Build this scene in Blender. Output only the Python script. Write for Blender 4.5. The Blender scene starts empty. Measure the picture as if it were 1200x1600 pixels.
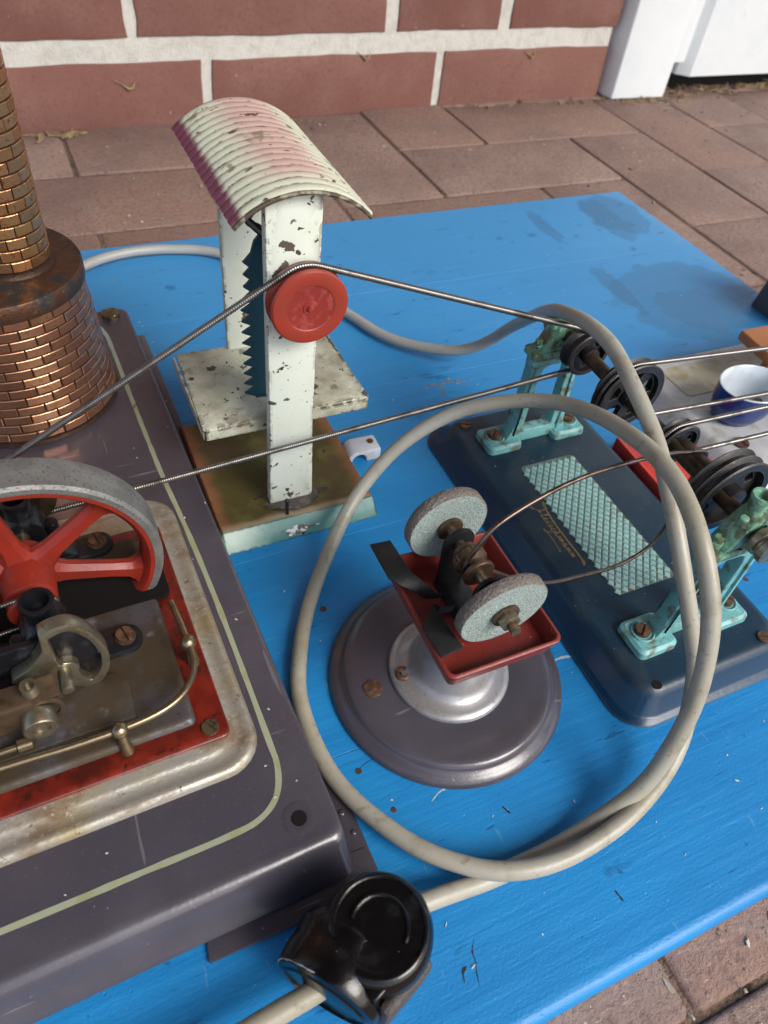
import bpy, bmesh, math, random
from mathutils import Vector, Matrix, noise
C = bpy.context.scene
COL = C.collection
random.seed(7)
S = 0.001                                    # everything below is in millimetres
PI = math.pi
# ------------------------------------------------------------------ camera, sky, sun, exposure
cam = bpy.data.cameras.new('camera'); co = bpy.data.objects.new('camera', cam); COL.objects.link(co)
Rw = ((0.90952089, -0.40410266, 0.09732829), (-0.23716891, -0.69682937, -0.67688975), (0.34135416, 0.59256212, -0.72962146))
m = Matrix.Identity(4)
for i in range(3):
    m[i][0] = Rw[0][i]; m[i][1] = -Rw[1][i]; m[i][2] = -Rw[2][i]
m[2][3] = 271 * S
co.matrix_world = m
cam.sensor_fit = 'VERTICAL'; cam.sensor_height = 24; cam.lens = 24 * 1150 / 1600
cam.clip_start = 0.01; cam.clip_end = 400
cam.dof.use_dof = True; cam.dof.focus_distance = 0.29; cam.dof.aperture_fstop = 17.25 / 1.5
C.camera = co
SUN_EL, SUN_AZ = math.radians(42), math.radians(150)      # azimuth clockwise from +Y: front right
wd = bpy.data.worlds.new('World'); C.world = wd; wd.use_nodes = True
nt = wd.node_tree; sky = nt.nodes.new('ShaderNodeTexSky'); sky.sky_type = 'NISHITA'; sky.sun_disc = False
sky.sun_elevation = SUN_EL; sky.sun_rotation = SUN_AZ
sky.air_density = 1.0; sky.dust_density = 3.0; sky.ozone_density = 1.0
bg = nt.nodes['Background']; bg.inputs['Strength'].default_value = 0.14
nt.links.new(sky.outputs[0], bg.inputs[0])
sl = bpy.data.lights.new('sun', 'SUN'); sl.energy = 1.3; sl.angle = math.radians(28); sl.color = (1, .99, .98)
so = bpy.data.objects.new('sun', sl); COL.objects.link(so)
sd = Vector((math.sin(SUN_AZ) * math.cos(SUN_EL), math.cos(SUN_AZ) * math.cos(SUN_EL), math.sin(SUN_EL)))
so.rotation_euler = sd.to_track_quat('Z', 'Y').to_euler()
C.view_settings.view_transform = 'Standard'; C.view_settings.look = 'None'
C.view_settings.exposure = 0.88; C.view_settings.gamma = 1

# ------------------------------------------------------------------ materials
def lin(h):
    if not isinstance(h, str): return (*h, 1)
    v = [int(h[i:i + 2], 16) / 255 for i in (0, 2, 4)]
    return (*[x / 12.92 if x < .04045 else ((x + .055) / 1.055) ** 2.4 for x in v], 1)
class NB:
    def __init__(s, name):
        s.m = bpy.data.materials.new(name); s.m.use_nodes = True; s.t = s.m.node_tree
        s.b = s.t.nodes['Principled BSDF']
    def n(s, typ, **kw):
        nd = s.t.nodes.new('ShaderNode' + typ)
        for k, v in kw.items(): setattr(nd, k, v)
        return nd
    def l(s, a, b): s.t.links.new(a, b)
    def math(s, op, a, b=None, clamp=False):
        nd = s.n('Math', operation=op); nd.use_clamp = clamp
        for i, x in enumerate((a, b)):
            if x is None: continue
            if isinstance(x, (int, float)): nd.inputs[i].default_value = x
            else: s.l(x, nd.inputs[i])
        return nd.outputs[0]
    def ramp(s, f, lo, hi):
        nd = s.n('MapRange'); nd.interpolation_type = 'SMOOTHSTEP'
        s.l(f, nd.inputs[0]); nd.inputs[1].default_value = lo; nd.inputs[2].default_value = hi
        return nd.outputs[0]
    def mixc(s, f, a, b):
        nd = s.n('Mix', data_type='RGBA'); s.l(f, nd.inputs[0])
        for i, x in ((6, a), (7, b)):
            if isinstance(x, tuple): nd.inputs[i].default_value = x
            else: s.l(x, nd.inputs[i])
        return nd.outputs[2]
    def mixf(s, f, a, b):
        nd = s.n('Mix', data_type='FLOAT'); s.l(f, nd.inputs[0])
        for i, x in ((2, a), (3, b)):
            if isinstance(x, (int, float)): nd.inputs[i].default_value = x
            else: s.l(x, nd.inputs[i])
        return nd.outputs[0]
def mat(name, base, rough=.5, metal=0, layers=(), bumps=(), coord='world', spec=.5, coat=0, hue=0):
    """layers: (kind, scale per mm, lo, hi, colour, options) painted over the base one after the other"""
    b = NB(name)
    if coord == 'world': src = b.n('NewGeometry').outputs['Position']
    else: src = b.n('TexCoord').outputs['Object']
    vm = b.n('VectorMath', operation='SCALE'); b.l(src, vm.inputs[0]); vm.inputs[3].default_value = 1000
    P = vm.outputs[0]
    sep = b.n('SeparateXYZ'); b.l(P, sep.inputs[0])
    oi = b.n('ObjectInfo')
    def tex(kind, sc, o):
        v = P
        if 'st' in o:
            k = b.n('VectorMath', operation='MULTIPLY'); b.l(P, k.inputs[0]); k.inputs[1].default_value = o['st']; v = k.outputs[0]
        if 'off' in o:
            k = b.n('VectorMath', operation='ADD'); b.l(v, k.inputs[0]); k.inputs[1].default_value = (o['off'],) * 3; v = k.outputs[0]
        if kind == 'noise':
            t = b.n('TexNoise'); b.l(v, t.inputs['Vector']); t.inputs['Scale'].default_value = sc
            t.inputs['Detail'].default_value = o.get('det', 4); t.inputs['Roughness'].default_value = o.get('rr', .55)
            t.inputs['Distortion'].default_value = o.get('dis', 0); return t.outputs['Fac']
        if kind == 'vor':
            t = b.n('TexVoronoi'); b.l(v, t.inputs['Vector']); t.inputs['Scale'].default_value = sc; return t.outputs['Distance']
        if kind == 'wave':
            t = b.n('TexWave'); b.l(v, t.inputs['Vector']); t.inputs['Scale'].default_value = sc
            t.inputs['Distortion'].default_value = o.get('dis', 0); t.inputs['Detail'].default_value = 3; t.inputs['Detail Scale'].default_value = o.get('ds', 1)
            t.bands_direction = o.get('dir', 'X'); return t.outputs['Fac']
        if kind == 'rand': return oi.outputs['Random']
        if kind == 'groove': return b.math('ABSOLUTE', b.math('SINE', b.math('MULTIPLY', b.math('ADD', sep.outputs[1], sc[0]), PI * sc[1])))
        if kind == 'blob':
            k = b.n('VectorMath', operation='MULTIPLY_ADD'); b.l(P, k.inputs[0]); k.inputs[1].default_value = (1 / sc[2], 1 / (sc[3] if len(sc) > 3 else sc[2]), 0); k.inputs[2].default_value = (-sc[0] / sc[2], -sc[1] / (sc[3] if len(sc) > 3 else sc[2]), 0)
            d = b.n('VectorMath', operation='LENGTH'); b.l(k.outputs[0], d.inputs[0]); return d.outputs['Value']
        if kind in 'xyz': return sep.outputs['XYZ'.index(kind.upper())]
        if kind == 'ax': return b.math('ABSOLUTE', b.math('ADD', sep.outputs[0], o.get('c', 0)))
        if kind == 'edge':
            bv = b.n('Bevel'); bv.samples = 4; bv.inputs[0].default_value = sc * S
            d = b.n('VectorMath', operation='DOT_PRODUCT'); b.l(bv.outputs[0], d.inputs[0]); b.l(b.n('NewGeometry').outputs['True Normal'], d.inputs[1])
            return b.math('SUBTRACT', 1.0, d.outputs['Value'])
    col = lin(base); rg = rough; mt = metal
    for L in layers:
        kind, sc, lo, hi, c = L[:5]; o = L[5] if len(L) > 5 else {}
        f = tex(kind, sc, o)
        if 'jit' in o:                                  # ragged border: shift by a noise
            f = b.math('ADD', f, b.math('MULTIPLY', b.math('SUBTRACT', tex('noise', o.get('js', .2), {}), .5), o['jit']))
        f = b.ramp(f, lo, hi)
        if 'and' in o:
            a = o['and']; f = b.math('MULTIPLY', f, b.ramp(tex(a[0], a[1], a[4] if len(a) > 4 else {}), a[2], a[3]))
        if 'w' in o: f = b.math('MULTIPLY', f, o['w'])
        col = b.mixc(f, col, lin(c))
        if 'r' in o: rg = b.mixf(f, rg, o['r'])
        if 'm' in o: mt = b.mixf(f, mt, o['m'])
    for x, nm in ((col, 'Base Color'), (rg, 'Roughness'), (mt, 'Metallic')):
        if isinstance(x, (tuple, int, float)): b.b.inputs[nm].default_value = x
        else: b.l(x, b.b.inputs[nm])
    b.b.inputs['Specular IOR Level'].default_value = spec
    b.b.inputs['Coat Weight'].default_value = coat; b.b.inputs['Coat Roughness'].default_value = .15
    nrm = None
    for kind, sc, dist, *o in bumps:
        o = o[0] if o else {}
        bp = b.n('Bump'); bp.inputs['Distance'].default_value = dist * S; bp.inputs['Strength'].default_value = o.get('str', 1)
        f = tex(kind, sc, o)
        if 'lo' in o: f = b.ramp(f, o['lo'], o['hi'])
        b.l(f, bp.inputs['Height'])
        if nrm: b.l(nrm, bp.inputs['Normal'])
        nrm = bp.outputs[0]
    if nrm: b.l(nrm, b.b.inputs['Normal'])
    return b.m

M = {}
M['blue'] = mat('blue_paint', '1a78b4', .44, spec=.4, layers=[
    ('noise', .012, .35, .7, '1a80be', {'det': 3}), ('noise', .05, .4, .75, '0e6caa', {'st': (.15, 1, 1), 'w': .6}),
    ('noise', .35, .45, .8, '2488c4', {'st': (.04, 1, 1), 'w': .5, 'det': 6}),
    ('y', 1, 180, 480, '4292c8', {'w': .75, 'jit': 120, 'js': .012}),  # paler towards the far side: sky sheen painted into the blue
    ('noise', .3, .67, .70, '3f90c6', {'off': 140, 'st': (.12, 1.4, 1), 'w': .4, 'det': 3}), ('noise', .22, .69, .71, '0b4c84', {'off': 160, 'st': (.2, 1.2, 1), 'w': .7, 'det': 3}), ('noise', .3, .71, .73, '5f94b8', {'off': 180, 'st': (1.2, .2, 1), 'w': .35, 'det': 2}),
    ('blob', (428, 345, 62, 52), 1.0, .93, '35566e', {'w': 0.30, 'jit': 1.1, 'js': 0.03, 'r': .6}), ('blob', (428, 345, 62, 52), .95, .6, '3f719c', {'w': 0.25, 'jit': 1.1, 'js': 0.03}),
    ('blob', (432, 330, 34, 30), 1.0, .93, '35566e', {'w': 0.26, 'jit': 1.3, 'js': 0.05, 'r': .6}), ('blob', (432, 330, 34, 30), .95, .6, '3f719c', {'w': 0.21, 'jit': 1.3, 'js': 0.05}),
    ('blob', (460, 478, 30, 38), 1.0, .93, '35566e', {'w': 0.30, 'jit': 1.5, 'js': 0.05, 'r': .6}), ('blob', (460, 478, 30, 38), .95, .6, '3f719c', {'w': 0.25, 'jit': 1.5, 'js': 0.05}),
    ('blob', (448, 470, 16, 40), 1.0, .93, '35566e', {'w': 0.26, 'jit': 1.6, 'js': 0.06, 'r': .6}), ('blob', (448, 470, 16, 40), .95, .6, '3f719c', {'w': 0.21, 'jit': 1.6, 'js': 0.06}),
    ('blob', (384, 470, 7, 30), 1.0, .93, '35566e', {'w': 0.30, 'jit': 1.6, 'js': 0.08, 'r': .6}), ('blob', (384, 470, 7, 30), .95, .6, '3f719c', {'w': 0.25, 'jit': 1.6, 'js': 0.08}),
    ('blob', (386, 372, 9, 34), 1.0, .93, '35566e', {'w': 0.30, 'jit': 1.7, 'js': 0.07, 'r': .6}), ('blob', (386, 372, 9, 34), .95, .6, '3f719c', {'w': 0.25, 'jit': 1.7, 'js': 0.07}),
    ('noise', .5, .745, .76, '9cc4e4', {'off': 9, 'w': .8}), ('noise', .42, .76, .775, '2b3138', {'off': 50, 'det': 2}),
    ('noise', .14, .755, .775, '8d8266', {'off': 71, 'st': (.5, 1.6, 1), 'dis': .4}),
    ('noise', .1, .70, .75, '1c3f5c', {'off': 120, 'w': .7}), ('noise', .07, .66, .74, '0e6092', {'off': 20, 'w': .7, 'st': (.6, 1, 1)}),
    ], bumps=[('noise', .3, .42, {'st': (.05, 1, 1), 'det': 6, 'str': .7}), ('noise', .06, .5, {'st': (.3, 1, 1), 'det': 4}), ('noise', .9, .14, {'det': 2}), ('vor', .12, .15, {'lo': 0, 'hi': .08})])
M['blue_edge'] = M['blue']
M['paver'] = mat('paver_brick', '977a6c', .85, layers=[('rand', 1, 0, 1, 'a08a7e', {'w': .9}), ('noise', .012, .4, .65, '857067', {'w': .8, 'det': 6}), ('noise', .05, .52, .7, '94847a', {'off': 44, 'w': .6, 'det': 6}),
    ('noise', .25, .45, .75, '77605a', {'det': 6, 'w': .8}), ('noise', .45, .62, .68, 'a8958a', {'off': 5, 'w': .7, 'st': (.5, 1, 1)}), ('noise', .3, .66, .7, '46372f', {'off': 15, 'w': .8})],
    bumps=[('noise', .3, 1.6, {'det': 8, 'rr': .65}), ('noise', 1.5, .4), ('noise', .06, 1.2)], spec=.3)
M['soil'] = mat('joint_soil', '80695b', .95, layers=[('noise', .3, .4, .7, '6d6154'), ('noise', .9, .6, .7, '8b8378', {'w': .6}), ('noise', .08, .55, .7, '3e4030')],
    bumps=[('noise', .4, 3, {'det': 6})], spec=.1)
M['farground'] = mat('far_ground', '7d655c', .9, layers=[('noise', .004, .4, .7, '6d5a50')], bumps=[('noise', .3, 1)])
M['brick'] = mat('wall_brick', '79534a', .85, layers=[('rand', 1, 0, 1, '835e54', {'w': .8}), ('noise', .02, .4, .75, '88655b', {'w': .8, 'det': 6}), ('noise', .3, .45, .8, '744a41', {'det': 8, 'w': .8}), ('noise', .4, .68, .72, '54362f', {'off': 60, 'w': .7}),
    ('noise', .15, .72, .75, 'c5b5a8', {'off': 40, 'w': .5})], bumps=[('noise', .5, .5, {'det': 7}), ('noise', .06, .9)], spec=.25)
M['mortar'] = mat('mortar', 'cdcbc2', .9, layers=[('noise', .1, .4, .7, 'bfbcb2'), ('noise', .6, .5, .75, 'd8d7cf', {'w': .7})], bumps=[('noise', .4, 1.2, {'det': 6})], spec=.2)
M['white'] = mat('white_gloss_paint', 'ecf2f3', .35, layers=[('noise', .03, .4, .7, 'e3ecef', {'w': .7}), ('noise', .12, .68, .74, 'b5b3a8', {'w': .6, 'st': (1, 1, .4)}), ('noise', .4, .74, .77, '8d8d86', {'off': 12})],
    bumps=[('noise', .05, .4)], spec=.5)
M['porch'] = mat('shade_roof_boards', '8d8578', .7, layers=[('noise', .01, .4, .7, '7c7468')])  # for the added, unseen roof that blocks overhead light
M['straw'] = mat('straw', '9c8562', .8, layers=[('noise', .2, .4, .7, '6e5a3e')])
M['grey'] = mat('grey_hammer_enamel', '3d3a42', .3, layers=[('noise', .02, .4, .75, '454046', {'w': .8}), ('noise', 1.2, .62, .7, '5b565e', {'w': .5}),
    ('noise', .05, .60, .68, '352d2a', {'off': 4, 'w': .45, 'st': (.3, 1, 1), 'r': .5}), ('noise', .016, .42, .75, '524e56', {'off': 60, 'w': .6, 'r': .48, 'det': 7}), ('noise', .35, .70, .74, '77727a', {'off': 31, 'st': (.07, 1, 1), 'w': .6, 'det': 2}), ('noise', .35, .71, .74, '6b666c', {'off': 47, 'st': (1, .06, 1), 'w': .6, 'det': 2}), ('noise', .55, .74, .755, 'a9a39b', {'off': 80}), ('noise', .09, .72, .75, '2c2623', {'off': 21, 'w': .7})],
    bumps=[('noise', .9, .06, {'det': 2}), ('noise', .06, .3)], spec=.5, coat=.4)
M['line'] = mat('cream_line_paint', '8f957c', .5, layers=[('noise', .12, .45, .7, '8a8a62'), ('noise', .1, .66, .7, '5c5338', {'off': 7, 'w': .8}), ('y', 1, 250, 330, 'a9bcb4')], coord='obj')
M['tin'] = mat('tinned_sheet', 'a3a096', .36, .6, layers=[('noise', .05, .4, .75, '8a7c5a', {'m': .4, 'r': .5, 'w': .9, 'det': 8}), ('noise', .07, .47, .66, '5a4022', {'off': 3, 'm': .05, 'r': .75, 'w': .8, 'det': 9, 'rr': .68, 'st': (.5, 1, 1)}), ('noise', .6, .58, .72, 'b9b5aa', {'w': .6, 'm': .7}), ('noise', .3, .66, .72, '3a2817', {'off': 31, 'm': 0, 'w': .7, 'det': 6})],
    bumps=[('noise', .5, .15, {'det': 5})])
M['tin2'] = mat('grey_sheet', '56565a', .38, .5, layers=[('noise', .03, .34, .58, '3c301d', {'m': .2, 'r': .6, 'w': .95, 'det': 9, 'rr': .66}), ('noise', .1, .48, .62, '3a2b17', {'off': 3, 'm': 0, 'r': .7, 'w': .8, 'det': 9, 'rr': .7}), ('noise', .5, .64, .7, '231d18', {'off': 9, 'w': .8, 'm': 0}), ('noise', .08, .6, .75, '85868a', {'off': 19, 'w': .5})],
    bumps=[('noise', .5, .12, {'det': 5})])
M['redplate'] = mat('worn_red_lacquer', '5c160a', .36, layers=[('noise', .12, .4, .65, '701d0c', {'det': 5}), ('noise', .09, .48, .65, '3c0e08', {'off': 5, 'det': 7, 'w': .9}), ('noise', .25, .6, .68, '2c0f08', {'off': 10, 'w': .8})], bumps=[('noise', .5, .1)], spec=.5)
M['redwheel'] = mat('red_wheel_paint', '7c2213', .42, layers=[('noise', .06, .4, .7, '6a2018', {'w': .8}), ('noise', .1, .6, .75, '5a201c', {'off': 6, 'w': .8, 'r': .6, 'det': 6}), ('noise', .6, .7, .74, 'c96a5c', {'w': .4})], bumps=[('noise', .4, .15, {'det': 4})])
M['redpulley'] = mat('red_pulley_paint', '8d3022', .4, layers=[('noise', .1, .45, .7, '843324')], bumps=[('noise', .8, .05)])
M['redface'] = mat('red_bare_face', '86312b', .3, .1, layers=[('noise', .3, .5, .7, '97483f', {'st': (1, 1, 1)})], bumps=[('noise', .9, .1)])
M['redtray'] = mat('red_tray_paint', '762820', .45, layers=[('noise', .08, .45, .7, '70231e'), ('noise', .4, .58, .72, '52211b', {'off': 3, 'w': .6}), ('noise', 1, .72, .75, 'd8c8bc')], bumps=[('noise', .6, .1)])
M['iron'] = mat('cast_rim', '81827f', .5, .55, layers=[('noise', .07, .4, .7, '6c6d6c'), ('noise', .9, .55, .65, '4d4b47', {'w': .8, 'm': .2}), ('noise', .15, .62, .72, '9a8f85', {'off': 9, 'w': .5})], bumps=[('noise', 1.1, .18, {'det': 4})])
M['black'] = mat('black_enamel', '121317', .3, layers=[('noise', .15, .5, .75, '26282c', {'r': .5}), ('noise', .7, .72, .75, '6a675f', {'w': .7})], bumps=[('noise', .5, .15)])
M['bakelite'] = mat('bakelite', '070708', .2, layers=[('noise', .12, .5, .75, '131315', {'r': .34}), ('noise', .9, .74, .76, '8d8981')], bumps=[('noise', .25, .12)], spec=.4)
M['chipped'] = mat('bakelite_break', '3d3836', .6, layers=[('noise', .4, .4, .7, '4d4744')], bumps=[('noise', .5, .5)])
M['dark'] = mat('hollow_shade', '0c0a09', .7, spec=.25)  # near-black that paints the shade inside holes and gaps
M['blackmatt'] = mat('black_matt_paint', '0e0f11', .55, layers=[('noise', .7, .70, .73, '5a5852', {'w': .8}), ('noise', .2, .5, .7, '191a1d')], bumps=[('noise', .5, .15)], spec=.4)
M['brass'] = mat('brass', '918b78', .3, .85, layers=[('noise', .15, .45, .7, '6b5d45', {'r': .5}), ('noise', .3, .6, .7, 'aea88f', {'off': 5}), ('noise', .2, .63, .7, '59381c', {'off': 13, 'm': .3, 'r': .7})], bumps=[('noise', .8, .08)])
M['bronze'] = mat('dull_bronze', '655443', .42, .7, layers=[('noise', .2, .45, .7, '4c3d2e')], bumps=[('noise', .8, .08)])
M['nickel'] = mat('nickel_rod', '8f8166', .28, .9, layers=[('noise', .2, .5, .75, '6a5940', {'r': .5})], bumps=[('noise', 1, .05)])
M['copper'] = mat('copper_brickwork', 'a67860', .3, .85, layers=[('rand', 1, 0, 1, 'b28668', {'w': .8}), ('noise', .05, .45, .7, '9a6a58'), ('noise', .35, .55, .72, '5e3a28', {'w': .5, 'r': .55}), ('noise', .09, .6, .7, '8f6f48', {'off': 5, 'w': .7}), ('noise', .8, .68, .72, 'c09068', {'w': .5})], bumps=[('noise', .6, .07, {'det': 4})])
M['copper2'] = mat('copper_stack_brick', 'b0855e', .28, .88, layers=[('rand', 1, 0, 1, 'bc946a', {'w': .8}), ('noise', .35, .55, .72, '57391f', {'w': .8, 'r': .55}), ('noise', .8, .68, .72, 'c09a60', {'w': .5})], bumps=[('noise', .6, .25, {'det': 4})])
M['patina'] = mat('copper_joint', '35261c', .5, .6, layers=[('noise', .3, .4, .7, '453024')], bumps=[('noise', .6, .3)])
M['sooty'] = mat('sooty_copper', '5e4231', .42, .7, layers=[('noise', .08, .42, .62, '2b2725', {'m': .2, 'r': .7}), ('noise', .5, .66, .7, '77746a', {'off': 4, 'm': 0, 'w': .8}), ('noise', .12, .6, .7, '4b4536', {'off': 14, 'm': .2})], bumps=[('noise', .4, .4, {'det': 5})])
chips = [('noise', .08, .45, .75, 'bfc5b4', {'w': .8}), ('noise', .1, .64, .76, 'b3a580', {'off': 8, 'w': .5}),
    ('noise', .19, .675, .685, '3b312b', {'off': 3, 'det': 3, 'r': .8}), ('noise', .5, .71, .72, '4a3a2c', {'off': 13, 'det': 2}), ('noise', .085, .64, .65, '4a4038', {'off': 103, 'det': 4}), ('noise', .12, .69, .70, '55534f', {'off': 23, 'det': 3}),
    ('edge', 1.5, .015, .05, '382a22', {'r': .8, 'and': ('noise', .2, .49, .52, {'det': 6})})]
M['cream'] = mat('chipped_cream_enamel', 'c4cbbf', .42, layers=chips, bumps=[('noise', .25, .12), ('noise', .19, .25, {'off': 3, 'det': 3, 'lo': .695, 'hi': .685})])
M['cream_table'] = mat('stained_cream_enamel', 'b4b6a2', .5, layers=[('noise', .045, .42, .64, '8c8a75', {'det': 8}), ('noise', .09, .56, .68, '77736a', {'det': 9, 'rr': .7, 'off': 77, 'w': .7}), ('noise', .3, .55, .7, '9d9c88', {'w': .7}), ('noise', .12, .66, .70, '5b554c', {'off': 61, 'w': .7, 'det': 6})] + chips[2:], bumps=[('noise', .25, .25)])
M['roof'] = mat('pink_sprayed_roof', 'b9bba6', .42, coord='obj', layers=[('ax', 1, 18, 5, 'b0948a', {'c': -4, 'jit': 10, 'js': .1, 'and': ('y', 1, -24, -10)}), ('x', 1, -18.6, -21.4, '693146', {'jit': 3.4, 'js': .3}), ('groove', (29, 17 / 86), .42, .12, '8f8a72', {'w': .5}), ('groove', (29, 17 / 86), .45, .15, '4a3826', {'jit': .5, 'js': .5, 'and': ('noise', .16, .5, .58, {'off': 90, 'det': 6})}), ('noise', .1, .62, .68, '6e6146', {'off': 33, 'w': .75, 'det': 6, 'st': (1, 1, 1)}),  # first groove layer paints shade into the corrugations, second one is rust
    ('noise', .3, .66, .67, '4a3a2c', {'off': 3, 'det': 3, 'st': (.35, 1.3, 1)}), ('noise', .8, .685, .70, '55452f', {'off': 8, 'st': (.5, 1, 1)}), ('noise', .12, .685, .70, '5b5138', {'off': 28, 'st': (.6, 1, 1), 'det': 6})], bumps=[('noise', .4, .2, {'st': (.5, 1, 1)})])
M['rustedge'] = mat('bare_rusty_edge', '4a4034', .7, .3, layers=[('noise', .3, .45, .65, '8d8a74'), ('noise', .5, .6, .7, '5a3a22')], bumps=[('noise', .7, .3)])
M['sawbase'] = mat('green_brown_sprayed_base', '4a4420', .4, coord='obj', layers=[('noise', .03, .45, .65, '554a2c'), ('noise', .06, .55, .7, '6c6c3c', {'off': 4, 'w': .6}), ('noise', .05, .54, .66, '5a4a33', {'off': 14, 'w': .7}), ('ax', 1, 30, 38, '8a5a3c', {'jit': 8, 'js': .12, 'w': .85}), ('y', 1, -30, -35, 'a08a70', {'jit': 5, 'js': .1, 'w': .8}), ('y', 1, -34.5, -37, '2f6f6a', {'jit': 4, 'js': .1}), ('x', 1, -12, -36, 'a9bcae', {'and': ('y', 1, -35, -37.5), 'w': .8, 'jit': 8, 'js': .15}),  # last layer here paints a pale highlight on the lip's left end
    ('noise', .11, .695, .71, '2b241f', {'off': 3}), ('noise', .4, .70, .72, '5a5048', {'off': 23}), ('edge', 1.2, .02, .06, '3a2a20', {'and': ('noise', .3, .45, .5)})], bumps=[('noise', .2, .25, {'det': 5})])
M['tealblade'] = mat('teal_blade_paint', '14404f', .4, layers=[('noise', .3, .6, .7, '0e3340')])
M['tealbase'] = mat('dark_teal_enamel', '05304c', .3, layers=[('noise', .025, .4, .7, '092f48', {'w': .8}), ('z', 1, 10, 12.6, '122836', {'w': .8, 'r': .42}), ('noise', .05, .45, .7, '2c3940', {'off': 5, 'w': .7, 'det': 7, 'r': .55, 'and': ('z', 1, 9, 12)}), ('noise', .7, .70, .73, '8fa0a6', {'w': .8, 'and': ('z', 1, 9, 12)}), ('noise', .12, .73, .75, '2a2320', {'off': 11}), ('z', 1, 1.6, .6, '4d4a45', {'r': .6, 'w': .8, 'jit': 1.0, 'js': .1})], bumps=[('noise', .4, .1)], coat=.05, spec=.35)
M['turq'] = mat('turquoise_casting', '6ba5a6', .42, layers=[('noise', .07, .45, .7, '5a9497'), ('noise', .16, .5, .66, '5a5238', {'off': 8, 'w': .85, 'r': .6, 'det': 6}), ('noise', .5, .64, .7, '86c2bc', {'w': .6})], bumps=[('noise', .4, .2, {'det': 4})])
M['turqdirty'] = mat('oily_turquoise_casting', '6a9a80', .45, layers=[('noise', .2, .42, .6, '4c4a30', {'w': .85}), ('noise', .4, .58, .7, '86b89e', {'off': 4, 'w': .8}), ('noise', .3, .63, .68, '241f17', {'off': 14})], bumps=[('noise', .5, .3, {'det': 4})])
M['tread'] = mat('turquoise_tread', '88ada9', .45, layers=[('noise', .05, .45, .7, '7aa29e'), ('noise', .4, .6, .7, '4b6a66', {'w': .7})], bumps=[('noise', .6, .1)])
M['treaddirt'] = mat('tread_grime', '566c64', .6, layers=[('noise', .08, .45, .65, '57533f'), ('noise', .5, .5, .7, '728e88')])
M['gold'] = mat('gold_print', '94793d', .45, .3, layers=[('noise', .5, .5, .7, '6b5a33')])
M['rust'] = mat('rusty_screw', '5a4638', .5, .6, layers=[('noise', .4, .45, .65, '7d5a42', {'r': .6}), ('noise', .9, .6, .7, '2a1f18', {'m': .1})], bumps=[('noise', .8, .2)])
M['screw'] = mat('screw_steel', '857a5f', .35, .85, layers=[('noise', .4, .5, .7, '4d4433')])
M['shaft'] = mat('brown_steel_shaft', '4c3f2c', .45, .5, layers=[('noise', .15, .45, .65, '3a2e20', {'r': .6}), ('noise', .7, .6, .7, '75684a', {'w': .5})], bumps=[('noise', .8, .15)])
M['blackpulley'] = mat('blackened_pulley', '2b2a2a', .42, .5, layers=[('noise', .12, .45, .7, '3a3837'), ('noise', .6, .62, .7, '5a5854', {'w': .5}), ('edge', .5, .06, .2, '8b8985', {'w': .8})], bumps=[('noise', .8, .12)])
M['spring'] = mat('steel_spring', '888580', .3, .92, layers=[('noise', .1, .5, .7, '5c5650', {'r': .45})])
M['spring_brown'] = mat('browned_spring', '6c6058', .32, .9, layers=[('noise', .15, .5, .7, '4b3c33')])
M['stone'] = mat('grinding_stone', '8b9994', .9, layers=[('noise', 1.6, .5, .62, 'a5b2ad'), ('noise', 2, .55, .62, '667571', {'off': 7}), ('noise', .06, .5, .7, '869089', {'w': .6})], bumps=[('noise', 1.3, .7, {'det': 3})], spec=.2)
M['stonerim'] = mat('worn_stone_rim', '6c665f', .9, layers=[('noise', 1.2, .5, .62, '807c76'), ('noise', 1.6, .56, .64, '564c44', {'off': 7})], bumps=[('noise', .9, .9, {'det': 3})], spec=.2)
M['silver'] = mat('silver_enamel', '9a9a9c', .3, .5, layers=[('noise', .06, .45, .7, '8a8682', {'r': .4}), ('noise', .35, .6, .7, '6b6255', {'w': .4}), ('noise', 1.2, .5, .7, 'aaabad', {'w': .4})], bumps=[('noise', 1, .03)])
M['cable'] = mat('grey_cable', '9b988b', .4, layers=[('noise', .02, .4, .7, '938e7b'), ('noise', .1, .5, .72, '827b66', {'w': .7, 'det': 7}), ('noise', .25, .6, .7, '746d5b', {'off': 13, 'w': .6, 'det': 6}), ('noise', .45, .68, .72, '6a6354', {'off': 3, 'w': .7}), ('y', 1, 120, 420, 'a2a4a2', {'w': .7})], bumps=[('noise', .15, .15), ('noise', .8, .08)])
M['plastic'] = mat('white_plastic', 'c6ccd0', .4, layers=[('noise', .15, .5, .7, 'b0aca2', {'w': .6})])
M['whitebase'] = mat('grey_white_enamel', 'b4b7b8', .4, layers=[('noise', .04, .45, .7, 'a4a4a3'), ('noise', .06, .55, .68, '8d8166', {'off': 7, 'w': .6}), ('noise', .35, .66, .7, '7c7873', {'w': .6})], bumps=[('noise', .3, .15)])
M['stain'] = mat('yellowed_panel', '9d967c', .45, layers=[('noise', .08, .45, .65, '8a7d52'), ('noise', .08, .5, .7, 'a7a59a', {'off': 6})])
M['enamel'] = mat('white_enamel', 'c9d3da', .2, layers=[('noise', .08, .5, .7, 'bcc5ca')])
M['cobalt'] = mat('cobalt_enamel', '142e6e', .18, layers=[('noise', .1, .5, .7, '10265c')])
M['ochre'] = mat('ochre_paint', 'b0713f', .45, layers=[('noise', .07, .4, .7, 'a5673a'), ('noise', .4, .55, .7, '9b5f35', {'w': .6})], bumps=[('noise', .4, .15)])
M['blobbrown'] = mat('matt_brown', '5a4a3e', .7, layers=[('noise', .4, .4, .7, '6c5c50')])  # plain brown of the blob inside the cup
M['redbase'] = mat('bright_red_enamel', 'c43a2e', .36, layers=[('noise', .1, .45, .7, 'b8362b')])
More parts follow.
